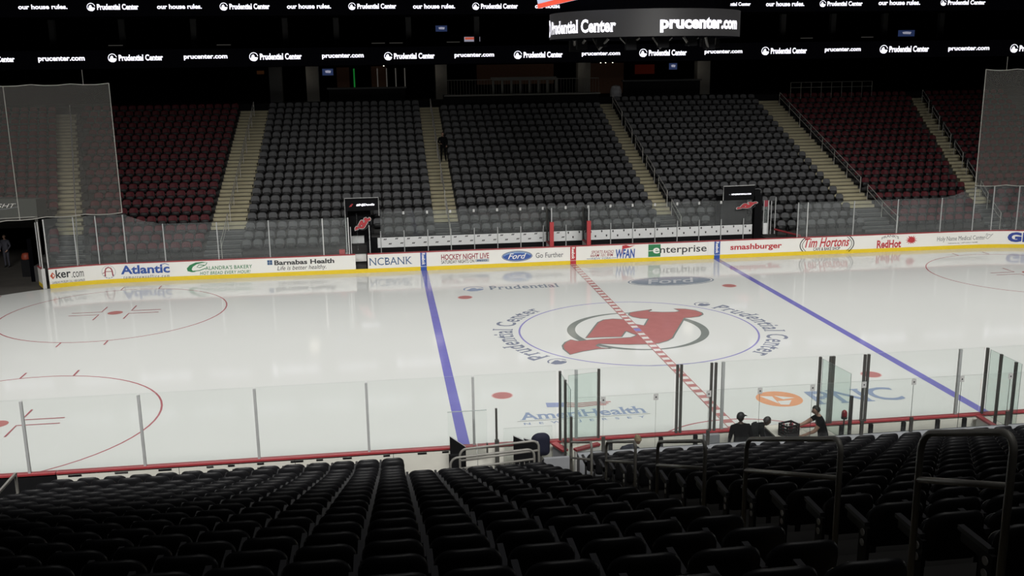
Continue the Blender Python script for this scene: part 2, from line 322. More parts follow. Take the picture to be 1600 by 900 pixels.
AD = {'ker': (-25.155, -24.499, 0.451, 0.856), 'com': (-24.471, -23.936, 0.417, 0.699), 'dia': (-25.405, -25.169, 0.426, 0.768), 'gam': (-25.35, -23.907, 0.21, 0.32), 'embl': (-23.136, -22.497, 0.21, 0.906), 'atl': (-22.262, -19.972, 0.406, 0.837), 'tom': (-22.158, -20.017, 0.181, 0.341), 'calC': (-19.202, -18.171, 0.377, 0.872), 'cal': (-18.292, -16.06, 0.459, 0.652), 'hot': (-18.566, -16.153, 0.226, 0.386), 'barn': (-14.981, -12.067, 0.564, 0.804), 'bicon': (-15.321, -15.074, 0.587, 0.829), 'life': (-14.857, -12.475, 0.233, 0.515), 'ncb': (-10.348, -8.213, 0.356, 0.739), 'rbk1': (-7.797, -7.491, -0.016, 0.969), 'hnl': (-6.75, -4.331, 0.492, 0.779), 'sat': (-6.75, -5.081, 0.299, 0.474), 'satl': (-5.032, -4.331, 0.325, 0.474), 'ford': (-3.677, -2.097, 0.253, 0.834), 'gof': (-1.931, -0.504, 0.41, 0.677), 'rbk2': (-0.137, 0.163, -0.031, 0.939), 'spr': (0.967, 2.145, 0.512, 0.673), 'am': (0.917, 2.111, 0.339, 0.5), 'ny': (1.001, 2.01, 0.211, 0.312), 'wfan': (2.246, 3.262, 0.212, 0.7), 'wfl': (2.584, 3.262, 0.66, 0.878), 'entg': (3.976, 4.625, 0.235, 0.86), 'ent': (4.249, 7.1, 0.29, 0.757), 'entb': (3.976, 7.17, 0.185, 0.913), 'rbk3': (7.516, 7.828, -0.0, 0.97), 'smash': (8.385, 11.207, 0.337, 0.727), 'tim': (12.464, 14.966, 0.383, 0.9), 'timL': (12.216, 12.642, 0.174, 1.016), 'timR': (14.75, 15.218, 0.074, 0.922), 'cafe': (12.962, 14.463, 0.21, 0.373), 'frank': (16.771, 17.753, 0.665, 0.891), 'red': (16.518, 17.899, 0.204, 0.633), 'splat': (18.118, 18.849, 0.341, 0.846), 'holy': (19.951, 22.728, 0.391, 0.7), 'hsub': (20.615, 22.316, 0.271, 0.358), 'dove': (22.746, 23.13, 0.5, 0.816), 'gei': (23.909, 26.972, 0.313, 0.855), 'endL': (-25.502, -25.475, 0.343, 1.024)}
def advert(label, fn, parent=BR, base=.004):
    g = G2(); fn(g); return g.build("advert", onb, parent, label, step=.002, base=base)
def _(g):
    a, b, c, d = AD['dia']; m, n = (a+b)/2, (c+d)/2
    g.poly([(a, n), (m, c), (b, n), (m, d)], 'porange'); g.poly([(m, n-.07), (m+.09, n), (m, n+.09)], 'pwhite')
    g.text('ker', AD['ker'], 'ink', bold=.02).text('.com', AD['com'], 'ink'); g.text('GAMBLING PROBLEM? CALL 1-800-GAMBLER', AD['gam'], 'inkgrey')
advert('dark web address lettering after a red diamond', _, BL)
def _(g):
    a, b, c, d = AD['embl']; cx, cy = (a+b)/2, (c+d)/2; r = (b-a)/2
    g.band(arc(cx, cy, r, 0, 360), arc(cx, cy, r*.94, 0, 360), 'psilver')
    g.stroke([(cx-.17, cy-.22), (cx-.16, cy+.05), (cx-.11, cy+.18), (cx, cy+.23), (cx+.11, cy+.18), (cx+.16, cy+.05), (cx+.18, cy-.22)], .055, 'pdred')
    g.stroke([(cx-.28, cy-.06), (cx-.1, cy+.03), (cx+.18, cy+.02)], .03, 'pdred')
    for k in range(5): g.poly(ell(cx+.25*math.sin((k-2)*.5), cy-.30*math.cos((k-2)*.5), .022, .022, 8), 'pnavy')
    g.text('Atlantic', AD['atl'], 'pblue', bold=.03); g.stroke([(AD['atl'][1]-.42, AD['atl'][3]-.02), (AD['atl'][1]-.2, AD['atl'][3]+.03), (AD['atl'][1]-.02, AD['atl'][3]-.05)], .03, 'pblue')
    g.text('tomorrowsoffice.com', AD['tom'], 'inkgrey', shear=.25, space=1.5, bold=.01)
advert('blue lettering beside a round emblem with a red arch', _, BL)
def _(g):
    a, b, c, d = AD['calC']; w, h = b-a, d-c
    P = lambda q: [(a+x*w, c+y*h) for x, y in q]
    g.poly(P([(.98, .93), (.75, 1.), (.45, .96), (.18, .72), (.03, .40), (.06, .12), (.25, 0), (.45, .02), (.30, .12), (.25, .3), (.32, .55), (.5, .78), (.72, .88)]), 'pgreen')
    g.stroke(P([(.98, .93), (.92, .7), (.62, .42), (.5, .5), (.6, .72), (.85, .66)]), .035, 'pgreen'); g.stroke(P([(.3, .1), (.6, .14), (.9, .35)]), .04, 'pgreen')
    g.text("ALANDRA'S BAKERY", AD['cal'], 'pgreen', bold=.012, space=1.1); g.text('HOT BREAD EVERY HOUR!', AD['hot'], 'pgreen', shear=.2, bold=.01, space=1.1)
advert('green bakery lettering with a large script capital', _, BL)
def _(g):
    a, b, c, d = AD['bicon']; r = (b-a)*.23
    for i in (0, 1):
        for j in (0, 1):
            x, y = a+(b-a)*(.25+.5*i), c+(d-c)*(.25+.5*j); g.poly([(x-r, y-r), (x+r, y-r), (x+r, y+r), (x-r, y+r)], 'pnavy')
    g.text('Barnabas Health', AD['barn'], 'ink', bold=.03); g.text('Life is better healthy.', AD['life'], 'ink', shear=.25)
advert('black health lettering with four dark squares', _, BL)
advert('dark blue capitals cut off by the gate', lambda g: g.text('NCBANK', AD['ncb'], 'pnavy', serif=.035))
def pillar(k, m, lab):
    def f(g):
        a, b, c, d = AD[k]; g.poly([(a, .0), (b, .0), (b, .935), (a, .935)], m); mid = (a+b)/2
        g.text('Reebok', (0, .62, -.085, .085), 'pwhite', bold=.03, warp=lambda u, v: (mid+v, .90-u)); g.poly([(a, .20), (b, .20), (b, .215), (a, .215)], 'pwhite')
    o = advert(lab, f, base=.016)
pillar('rbk1', 'pblue', 'blue board stripe with white vertical lettering, left one'); pillar('rbk2', 'pred', 'red board stripe with white vertical lettering'); pillar('rbk3', 'pblue', 'blue board stripe with white vertical lettering, right one')
def _(g):
    g.text('HOCKEY NIGHT LIVE', AD['hnl'], 'pdred', bold=.02); g.text('SATURDAY NIGHTS ON', AD['sat'], 'ink', bold=.012); a, b, c, d = AD['satl']
    g.poly([(a, c), (b, c), (b, d), (a, d)], 'psilver'); g.text('MSG', (a+.1, b-.1, c+.03, d-.03), 'pnavy', bold=.03)
advert('red capitals above small black capitals', _)
def _(g):
    a, b, c, d = AD['ford']; cx, cy, rx, ry = (a+b)/2, (c+d)/2, (b-a)/2, (d-c)/2*.95
    for k, m in ((1, 'pnavy'), (.965, 'psilver'), (.93, 'pblue')): g.poly(ell(cx, cy, rx*k, ry*k if k == 1 else ry-(1-k)*rx), m)
    g.poly([(x, max(y, cy+.02)) for x, y in ell(cx, cy, rx*.88, ry*.78)], 'plite'); g.poly(ell(cx, cy-.03, rx*.86, ry*.68), 'pblue')
    g.text('Ford', (cx-rx*.6, cx+rx*.6, cy-ry*.5, cy+ry*.55), 'pwhite', bold=.01, shear=.4); g.text('Go Further', AD['gof'], 'inkgrey', bold=.005)
advert('blue oval with white script and grey slogan', _)
def _(g):
    g.text('SPORTS RADIO', AD['spr'], 'pdred', shear=.2, bold=.01).text('66AM 101.9FM', AD['am'], 'pdred', shear=.2, bold=.01); g.text('NEW YORK', AD['ny'], 'pnavy')
    for s in (0, 1): x = AD['ny'][s]; g.stroke([(x, .26), (x+(.28 if s else -.28), .26)], .02, 'pnavy')
    g.text('WFAN', AD['wfan'], 'pblue', bold=.03, shear=.1); a, b, c, d = AD['wfl']; g.stroke([(a, c-.2), (a+.02, d)], .03, 'pred')
    g.poly([(a, d), (a+.2, d+.03), (a+.4, d-.04), (b, d+.01), (b-.25, d-.1), (a+.35, d-.12), (a+.02, c+.04)], 'pred')
advert('red radio lettering and blue station letters with a red pennant', _)
def _(g):
    a, b, c, d = AD['entb']; g.stroke([(a, c), (b, c), (b, d), (a, d)], .02, 'psilver', True); a, b, c, d = AD['entg']
    g.poly([(a, .23), (b, .23), (b, .88), (a, .88)], 'pgreen'); a, b, c, d = AD['ent']
    g.text('enterprise', (a, b, c, d), 'ink', bold=.008); g.poly([(4.15, .36), (4.6, .36), (4.6, .74), (4.15, .74)], 'pgreen')
    g.text('e', (4.22, 4.58, .40, .70), 'pwhite', bold=.02); g.stroke([(3.99, .55), (4.3, .56)], .03, 'pwhite')
advert('black lower case lettering starting in a green box', _)
advert('heavy red lower case lettering', lambda g: g.text('smashburger', AD['smash'], 'pred', bold=.028, space=1.0))
def _(g):
    g.text('Tim Hortons', AD['tim'], 'pred', bold=.02, shear=.3); g.text('CAFE & BAKE SHOP', AD['cafe'], 'ink', bold=.015)
    cx = (AD['timL'][0]+AD['timR'][1])/2
    for s in (-1, 1):
        for dx, w in ((0, .05), (.12, .03)): g.stroke([(cx+s*(1.5-dx-.28*k*k), .52+.42*k*(1-dx)) for k in [i/8 for i in range(-8, 9)]], w, 'ink')
advert('red script lettering between black curved brackets', _)
def _(g):
    a, b, c, d = AD['frank']; g.text("FRANK'S", (0, 1, 0, .13), 'inkgrey', bold=.012, serif=.03, warp=lambda u, v: (a+u*(b-a), c+v+.12*(1-(2*u-1)**2)))
    g.text('RedHot', AD['red'], 'pred', bold=.03, serif=.02); a, b, c, d = AD['splat']; cx, cy = (a+b)/2, (c+d)/2; rnd = random.Random(3)
    g.poly([(cx+(.36 if k % 2 else .2)*rnd.uniform(.75, 1.05)*math.cos(k*PI/13), cy+(.27 if k % 2 else .15)*rnd.uniform(.8, 1.1)*math.sin(k*PI/13)) for k in range(26)], 'pred')
advert('red sauce lettering and a red splash', _)
def _(g):
    g.text('Holy Name Medical Center', AD['holy'], 'inkgrey', serif=.03); g.text('holyname.org  1-877-HOLY-NAME', AD['hsub'], 'inkgrey', bold=.01); a, b, c, d = AD['dove']; X = lambda q: [(a+x*(b-a), c+y*(d-c)) for x, y in q]
    g.stroke(X([(0, .55), (.1, .95), (.3, .7), (.2, .5), (0, .1), (.3, 0), (.6, .35), (1, .85), (.6, .65), (.35, .8)]), .022, 'inkgrey')
advert('thin grey hospital lettering with a dove outline', _)
def _(g):
    a, b, c, d = AD['gei']; g.text('GEICO', (a, b, c, d), 'pgeico', bold=.06, space=1.05)
advert('bold blue capitals at the right picture edge', _)
# ------------------------------------------------------------------ near boards
NB = boards('dasher_boards', 'near boards seen from behind, red top rail, left stretch', steps(-17.35, -7.5), near, back='board_back')
NB2 = boards('dasher_boards', 'near boards seen from behind, red top rail, along the penalty boxes', steps(-5.35, 20, 1.), near, back='board_back')
NB3 = boards('dasher_boards', 'near boards seen from behind, red top rail, in front of the guard rail', steps(-7.48, -5.37, 1.), near, back='board_back')
NB4 = boards('dasher_boards', 'dark backed gate stretch of the near boards at the left edge', steps(-21.9, -17.37), near, back='dark')
rnd = random.Random(5)
x = -17.1
while x < -7.7:
    w = rnd.choice((.16, .22, .3)); mb = MB().box(x, x+w, -13.056, -13.068, .83, .87, rnd.choice(('dark', 'dark', 'tier'))); mb.build('slot', NB); x += w+rnd.uniform(.3, .9)
for x in (-14.6, -11.9, -9.55): MB().box(x, x+.012, -13.056, -13.06, .05, .9, 'tier').build('seam', NB)
for x in (-4.2, -2.9, -2.0, 1.9, 2.7, 3.6, 4.55, 5.3): MB().box(x, x+.10, -13.056, -13.12, .25, .88, 'dark').build('bracket', NB2)
MB().box(-1.75, -1.35, -13.06, -13.2, .62, .9, 'wallgrey').build('shelf_box', NB2)
# ------------------------------------------------------------------ glass
def pane(t0, t1, z0, z1, path, off, label, group, m='glass', z1b=None, edge='edge', name='glass_pane', parent=None):
    ts = steps(t0, t1, .6); n = len(ts); v = []; f = []; th = .006
    for i, t in enumerate(ts):
        zt = z1 if z1b is None else z1+(z1b-z1)*(i/(n-1))**1.6 if z1b > z1 else z1b+(z1-z1b)*(1-i/(n-1))**1.6
        (xa, ya), (xb, yb) = path(t, off-th), path(t, off+th); v += [(xa, ya, z0), (xb, yb, z0), (xb, yb, zt), (xa, ya, zt)]
    mb = MB()
    side = []; top = []
    for i in range(n-1):
        a, b = i*4, i*4+4
        side += [(a+1, b+1, b+2, a+2), (a+3, b+3, b, a)]; top += [(a+2, b+2, b+3, a+3), (a, b, b+1, a+1)]
    mb.add(v, side+[(0, 1, 2, 3), ((n-1)*4+3, (n-1)*4+2, (n-1)*4+1, (n-1)*4)], m); mb.add(v, top, edge)
    return mb.build(name, parent)
def post(t, z0, z1, path, off, label, group, m='alu', w=.045, name='glass_post', parent=None):
    x, y = path(t, off); return MB().box(x-w/2, x+w/2, y-w/2, y+w/2, z0, z1, m).build(name, parent)
ZB = BT+.015
FL = [-25.42, -24.15, -23.18, -21.94, -20.13, -17.61, -15.15, -12.55, -11.3]
for i in range(len(FL)-1):
    hi = 3.32 if i < 3 else 2.8
    pane(FL[i]+.02, FL[i+1]-.02, ZB, 3.32 if i <= 3 else 2.8, far, .06, 'hazy glass pane on the far boards left of the bench gate, %s from the left' % ORD[i], 'far left glass panes', 'glassfar', z1b=2.8 if i == 3 else None, parent=BL)
for i, t in enumerate(FL[:1]+FL[1:]):
    post(t, ZB, 3.3 if i < 4 else 2.8, far, .06, 'upright glass post on the far boards left of the bench gate, %s from the left' % ORD[i], 'far left glass posts', 'alu_white' if i in (0, 7, 8) else 'alu', parent=BL)
FR = [12.04, 12.57, 15.14, 17.6, 20.09, 21.95, 23.0, 24.3, 26.6, 28.9, 31.2, 33.4]
for i in range(len(FR)-1):
    pane(FR[i]+.02, FR[i+1]-.02, ZB, 2.8 if i <= 4 else 3.35, far, .06, 'hazy glass pane on the far boards right of the benches, %s from the left' % ORD[i], 'far right glass panes', 'glassfar', z1b=3.35 if i == 4 else None, parent=BR)
for i, t in enumerate(FR):
    post(t, ZB, 2.8 if i <= 4 else 3.33, far, .06, 'upright glass post on the far boards right of the benches, %s from the left' % ORD[i], 'far right glass posts', 'alu_white' if i == 1 else 'alu', parent=BR)
NL = [-20.6, -17.95, -15.36, -12.73, -10.12, -7.56, -5.5]
for i in range(len(NL)-1):
    pane(NL[i]+.02, NL[i+1]-.02, ZB, 2.76, near, .06, 'clear near glass pane in front of the left seats, %s from the left' % ORD[i], 'near left glass panes', parent=NB4 if i == 0 else NB3 if i == len(NL)-2 else NB)
for i, t in enumerate(NL[:-1]):
    post(t, ZB, 2.72, near, .06, 'pale aluminium post of the near glass left of the guard rail, %s from the left' % ORD[i], 'near left glass posts', 'alu', .06, parent=NB4 if i == 0 else NB)
NRp = [-5.35, -2.5, -1.5, 1.25, 2.5, 5.8, 8.4]
for i in range(len(NRp)-1):
    pane(NRp[i]+.03, NRp[i+1]-.03, ZB, 2.77, near, .06, 'clear front glass pane of the penalty boxes, %s from the left' % ORD[i], 'near right glass panes', parent=NB2)
for i, t in enumerate((-5.0, -1.24, 5.14)):
    post(t, ZB, 2.74, near, .02, 'pale aluminium post in the front glass of the penalty boxes, %s from the left' % ORD[i], 'pale penalty box posts', 'alu', .07, parent=NB2)
for i, t in enumerate((-5.42, -4.45, -2.45, -2.35, -1.57, -1.46, 1.28, 1.56, 1.64, 2.48, 2.58, 5.84)):
    post(t, ZB, 2.76, near, .10, 'dark upright post of the penalty box glass, %s from the left' % ORD[i], 'dark penalty box posts', 'dark_post', .06, parent=NB2)
# swung-open glass door of the left box
def vpane(p0, p1, z0, z1, label, group, m='glassend', z0b=None, edge='edge_dark', name='glass_pane', parent=None, cat=None):
    (x0, y0), (x1, y1) = p0, p1; d = Vector((x1-x0, y1-y0)).normalized(); q = Vector((-d.y, d.x))*.006
    v = [(x0-q.x, y0-q.y, z0), (x1-q.x, y1-q.y, z0), (x1-q.x, y1-q.y, z1), (x0-q.x, y0-q.y, z1), (x0+q.x, y0+q.y, z0), (x1+q.x, y1+q.y, z0), (x1+q.x, y1+q.y, z1), (x0+q.x, y0+q.y, z1)]
    mb = MB().add(v, [(0, 1, 2, 3), (7, 6, 5, 4)], m); mb.add(v, [(3, 2, 6, 7), (0, 3, 7, 4), (1, 5, 6, 2), (0, 4, 5, 1)], edge); return mb.build(name, parent, label, cat)
FIN = []
for nm, p0, p1, z1, lab, posts in (
    ('glass_fin', (-5.42, -13.12), (-5.42, -14.42), 2.75, 'clear glass fin with dark posts at the left end of the penalty boxes', ((-5.42, -14.48, 2.1), (-5.42, -13.75, 2.76))),
    ('glass_door', (-5.25, -13.25), (-4.50, -13.10), 2.70, 'greenish glass door standing open at the left penalty box', ()),
    ('glass_fin', (1.30, -13.15), (1.43, -14.42), 2.74, 'clear glass fin dividing the box behind the black shirted person', ((1.45, -14.48, 2.2),)),
    ('glass_fin', (5.86, -13.15), (5.86, -14.42), 2.74, 'clear glass fin with dark posts above the open white door', ((5.86, -13.6, 2.75), (5.86, -14.2, 2.72)))):
    t = thing(nm, lab, 'glass door' if nm == 'glass_door' else 'glass fin'); vpane(p0, p1, ZB+.03, z1, None, None, 'glassfin', parent=t)
    for x, y, zz in posts: MB().box(x-.03, x+.03, y-.03, y+.03, -.02, zz, 'dark_post').build('post', t)
# rear penalty box glass, frameless with clips
RX = [-5.3, -4.69, -3.44, -2.17, -.92, .38, 1.67, 2.94, 4.18, 5.45, 6.7]
Yr = -14.6
SCR = thing('glass_screen', 'frameless glass screen with square clips standing on the grey ledge wall', 'glass screen')
for i in range(len(RX)-1): vpane((RX[i]+.004, Yr), (RX[i+1]-.004, Yr), 1.26, 2.60, None, None, 'glass', parent=SCR)
for i, x in enumerate(RX[1:-1]):
    c = MB().box(x-.055, x+.055, Yr-.02, Yr-.009, 2.44, 2.59, 'alu_white').build('glass_clip', SCR)
    mb = MB().tube([(x, Yr-.02, 2.515), (x, Yr-.028, 2.515)], .018, 'ink'); mb.build('bolt', c)
for i, x in enumerate((-4.69, -2.17, 1.67, 2.94, 5.45)):
    MB().box(x-.04, x+.04, Yr-.06, Yr-.015, 1.26, 1.62, 'dark_post').build('clamp', SCR)
MB().box(-5.3, 6.8, -14.9, -14.56, -.02, 1.25, 'wallgrey').build('ledge_wall', label='low grey wall carrying the rear penalty box glass', kind='structure')
# ------------------------------------------------------------------ player benches (far side)
YB = 14.7
bw = thing('bench_back_wall', 'low wall behind the players benches with pale logo banner', 'bench wall')
MB().box(-10.4, 10.25, YB, YB+.12, -.02, 1.46, 'dark').build('base', bw)
BN = MB().box(-9.9, 10.2, YB-.03, YB-.001, .93, 1.45, 'banner').build('banner', bw, 'pale grey banner strip with small dark logos')
g = G2()
PX = [-9.73, -8.53, -7.31, -6.11, -4.89, -3.67, -2.45, -1.26, -.04, 1.17, 2.37, 3.57, 4.79, 6.01, 7.22, 8.44, 9.69]
for i, x in enumerate(PX):
    for dx, z in ((.13, 1.32), (.38, 1.08), (.72, 1.34), (.98, 1.10)):
        if x+dx > 10.1: continue
        if x < -.3:
            for s in (0, .075): g.poly([(x+dx+s, z), (x+dx+s+.06, z), (x+dx+s+.10, z+.075), (x+dx+s+.04, z+.075)], 'ink')
        else:
            g.poly([(x+dx-.03, z), (x+dx+.02, z-.03), (x+dx+.05, z+.05), (x+dx+.02, z+.10), (x+dx-.04, z+.08)], 'ink')
g.build('banner_logos', lambda u, w, l: (u, YB-.03-l, w), BN, step=0.)
for x in PX: MB().box(x-.022, x+.022, YB-.09, YB-.035, .6, 1.80, 'alu').build('post', bw)
BX = [-9.73, -8.53, -7.31, -6.11, -4.89, -3.67, -2.45, -1.26, -.04, 1.17, 2.37, 3.57, 4.79, 6.01, 7.22, 8.44, 10.2]
for i in range(len(BX)-1):
    vpane((BX[i]+.004, YB+.05), (BX[i+1]-.004, YB+.05), 1.46, 2.78, None, None, 'glassfar', edge='edge', parent=bw)
    if i: MB().box(BX[i]-.05, BX[i]+.05, YB+.02, YB+.042, 2.62, 2.77, 'alu_white').build('glass_clip', bw)
for i, (x, nm) in enumerate(((-1.07, 'left'), (.86, 'right'))):
    d = thing('bench_divider', 'red padded glass divider between the benches, %s one' % nm, 'divider', (x, 13.1, 0))
    MB().box(-.10, .10, -.05, .13, BT, 2.21, 'pad').build('pad', d, 'thick red pad')
    MB().box(-.025, .025, .02, .07, 2.2, 2.93, 'alu').build('post', d); MB().box(-.05, .05, 1.34, 1.42, 0, 2.78, 'dark_post').build('rear_post', d)
    MB().box(-.07, .07, .12, 1.3, -.02, .98, 'board').box(-.09, .09, .12, 1.3, .98, 1.02, 'cap').build('low_wall', d)
    MB().box(-.008, .008, .12, 1.34, 1.02, 2.75, 'glassend').build('glass', d)
def crest(parent, f, k=1.):
    g = G2(); D = [(x*k, y*k) for x, y in DEVIL]
    g.stroke(D, .5*k, 'pwhite', True); g.stroke(D, .22*k, 'ink', True); g.poly(D, 'pred')
    g.band(arc(0, 0, 2.7*k, 225, 390, 30), arc(0, 0, 2.4*k, 225, 390, 30), 'ink')
    return g.build('crest', f, parent, 'red and white horned letter crest')
# left portal
pl = thing('bench_portal', 'black doorway at the left end of the benches under a lit sign', 'doorway', (-10.9, 14.7, 0))
MB().box(-.56, 1.13, 0, .12, 2.88, 3.50, 'black').build('sign_panel', pl, 'black sign panel with white lettering')
mb = MB(); mb.tube([(-.58, -.02, 2.3), (-.58, -.02, 3.54), (1.13, -.02, 3.54), (1.13, -.02, 2.6)], .018, 'alu_white'); mb.build('frame', pl, 'thin bright metal frame')
g = G2(); g.text('#NJDevils', (0, .92, 3.10, 3.24), 'led', bold=.03, shear=.15); g.poly([(-.26+.09*x/3, 3.16+.09*y/3) for x, y in DEVIL], 'pred'); g.build('lettering', lambda u, w, l: (u, -.004-l, w), pl, 'white slanted lettering')
MB().box(-.56, -.46, -.02, 1.2, 0, 2.88, 'black').box(.46, .68, -1.2, .0, .0, 1.5, 'black').box(-.46, .68, 1.1, 1.2, 0, 2.88, 'black').build('wall', pl)
MB().box(-.36, .30, .9, 1.09, .95, 1.42, 'banner').build('banner', pl, 'pale banner inside the doorway'); MB().box(-.36, .40, -.55, -.4, .35, .72, 'board').build('inner_board', pl, 'white board section')
for x, z in ((-.52, 2.7), (-.30, 2.3), (.62, 2.35)): MB().box(x-.02, x+.02, -1.5, -1.46, .95, z, 'alu').build('door_post', pl)
gd = MB().box(-.01, .01, -.5, .0, .95, 2.75, 'glassend').build('glass', pl)
crest(pl, lambda u, w, l: (.30+u*.75+.10*w, -.62-l*.3, 2.28+w*.75), .15)
MB().box(-.60, -.48, -1.62, -1.2, .0, .97, 'alu_white').build('gate_leaf', pl, 'pale open gate leaf'); MB().box(-.9, -.62, -1.64, -1.5, .96, 1.2, 'pad').build('hinge_pad', pl, 'red hinge pad')
MB().box(-.46, .40, -1.0, .9, -.018, .24, 'tier').build('step', pl)
# right portal
pr = thing('bench_portal', 'black doorway at the right end of the benches under a lit sign', 'doorway', (9.4, 14.7, 0))
MB().box(-.85, .86, 0, .12, 2.80, 3.50, 'black').build('sign_panel', pr, 'black sign panel with small white lettering')
mb = MB(); mb.tube([(-.87, -.02, 2.8), (-.87, -.02, 3.56), (.86, -.02, 3.58)], .018, 'alu_white'); mb.build('frame', pr, 'thin bright metal frame')
g = G2(); g.text('NEWJERSEYDEVILS.COM', (-.42, .68, 3.05, 3.15), 'led', bold=.03, shear=.15); g.poly([(-.55, 3.08), (-.46, 3.10), (-.55, 3.13)], 'psilver'); g.build('lettering', lambda u, w, l: (u, -.004-l, w), pr, 'small white slanted lettering')
MB().box(.90, 1.32, -.05, .45, 0, 2.98, 'black').box(.86, 1.2, -.04, .3, 2.98, 3.3, 'black').box(-.85, .9, 1.1, 1.2, 0, 2.9, 'black').build('wall', pr)
for x, z, w in ((1.40, 2.75, .02), (1.66, 2.75, .03), (1.82, 2.7, .02), (2.05, 2.9, .022)): MB().box(x-w, x+w, -.10, -.05, .9, z, 'alu').build('door_post', pr)
MB().box(1.42, 1.64, -.07, -.04, .9, 1.5, 'banner').build('banner', pr, 'pale banner piece'); MB().box(1.42, 1.64, -.07, -.04, 2.4, 2.74, 'pdred').build('red_mark', pr, 'dark red square on the door glass')
MB().box(1.41, 1.65, -.06, -.05, .9, 2.75, 'glassend').build('glass', pr)
crest(pr, lambda u, w, l: (.35+u*1.15, -.35-l*.3, 2.53+w*.45), .15)
mb = MB(); mb.tube([(2.05, -.1, 1.15), (2.9, -1.55, 1.0)], .05, 'cap'); mb.build('red_rail', pr, 'red slanted cap rail')
# ------------------------------------------------------------------ far grandstand
NR = 21
FY = lambda k: 13.8+.895*k                         # seat back line
CZ = [1.13, 1.37, 1.64, 1.97, 2.34, 2.69]
FZ = lambda k: (CZ[k] if k < 6 else 2.69+.325*(k-5))-.60
def tier(mb, x0, x1, k0, k1, yf, zf, m, y0=None, nose=-.62, base=-.02):
    """stepped solid: row k spans from its front edge to the next row's riser"""
    pr_ = [(y0 if y0 is not None else yf(k0)+nose, base)]
    for k in range(k0, k1):
        pr_ += [(yf(k)+nose, zf(k)), (yf(k+1)+nose, zf(k))]
    pr_[0] = (pr_[1][0], base); pr_.append((pr_[-1][0], base))
    n = len(pr_); mb.add([(x0, y, z) for y, z in pr_]+[(x1, y, z) for y, z in pr_], [(i, (i+1) % n, n+(i+1) % n, n+i) for i in range(n)]+[tuple(range(n))[::-1], tuple(range(n, 2*n))], m)
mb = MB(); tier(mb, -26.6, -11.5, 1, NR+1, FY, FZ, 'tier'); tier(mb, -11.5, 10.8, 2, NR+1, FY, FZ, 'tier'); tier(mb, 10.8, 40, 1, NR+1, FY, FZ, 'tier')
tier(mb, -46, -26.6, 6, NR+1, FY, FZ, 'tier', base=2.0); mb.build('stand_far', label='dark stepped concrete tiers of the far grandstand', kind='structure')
MB().box(-46, -26.6, 31, 31.2, -.02, 3, 'darker').box(-26.8, -26.6, 14.1, 31, -.02, 2.1, 'darker').build('tunnel_wall', label='dark walls of the service tunnel', kind='structure')
AIS = [('outer left', -26.42, -25.12, False), ('left', -18.62, -16.75, True), ('middle left', -6.83, -5.53, True), ('middle right', 5.41, 6.47, True), ('right', 16.68, 18.54, True), ('outer right', 24.65, 25.72, True)]
for nm, x0, x1, _s in AIS:
    mb = MB(); ml = MB()
    for k in range(1 if abs(x0) > 11 else 2, NR+1):
        y0 = FY(k)-.62; z = FZ(k); zp = FZ(k-1) if k else 0
        low = k < 5; q_ = (-1 if x0 < 0 else 1)*.27*(FY(k)-18.2) if abs(x0) > 24 else 0; b, m = (ml, 'aisle_low') if low else (mb, 'aisle')
        k0 = 1 if abs(x0) > 11 else 2
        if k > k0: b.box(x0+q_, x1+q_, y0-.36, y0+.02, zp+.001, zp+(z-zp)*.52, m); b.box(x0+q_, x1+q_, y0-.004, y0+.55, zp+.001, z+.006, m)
        for yy, zz in ((y0-.36, zp+(z-zp)*.52), (y0, z+.006))[0 if k > k0 else 1:]:
            b.box(x0+q_, x1+q_, yy-.016, yy+.012, zz-.012, zz+.004, 'nosing' if low else 'aisle_low')
    r = mb.build('aisle_stairs', label='beige concrete stairway up the far stand, %s aisle' % nm, cat='stairs', kind='structure')
    ml.build('lower_steps', r, 'dark portable steps with pale edges')
def rail_pair(name, label, x, pts, r=.022, m='railfar', gap=.33, group=None, foot=None, fan=None):
    """handrail along an aisle: top tube, mid tube, end bend and posts"""
    t = thing(name, label, 'handrail', (x, pts[0][0], 0), group=group); y0 = pts[0][0]
    P_ = [((fan(y) if fan else 0), y-y0, z) for y, z in pts]
    mb = MB(); mb.tube(P_, r, m, 6); mb.tube([P_[0], (P_[0][0], P_[0][1], P_[0][2]-gap)], r, m, 6); mb.build('top_rail', t)
    mb = MB(); mb.tube([(p[0], p[1], p[2]-gap) for p in P_], r, m, 6); mb.build('mid_rail', t)
    L = P_[-1][1]-P_[0][1]; nn = max(2, int(abs(L)/1.6)+1)
    for i in range(nn):
        a = i/(nn-1); q = a*(len(P_)-1); j = min(int(q), len(P_)-2); b = q-j; p = [P_[j][c]+(P_[j+1][c]-P_[j][c])*b for c in range(3)]
        MB().tube([tuple(p), (p[0], p[1], (foot(y0+p[1]) if foot else p[2]-.9))], r*.9, m, 6).build('post', t)
    return t
def fl_far(y): k = (y-13.8+.62)/.895; i = max(0, min(NR, int(k))); return FZ(i)
H = .92
def seg(k0, k1): return [(FY(k0)-.5+(FY(k1)-FY(k0))*i/6, FZ(k0)+H+(FZ(k1)-FZ(k0))*i/6) for i in range(7)]
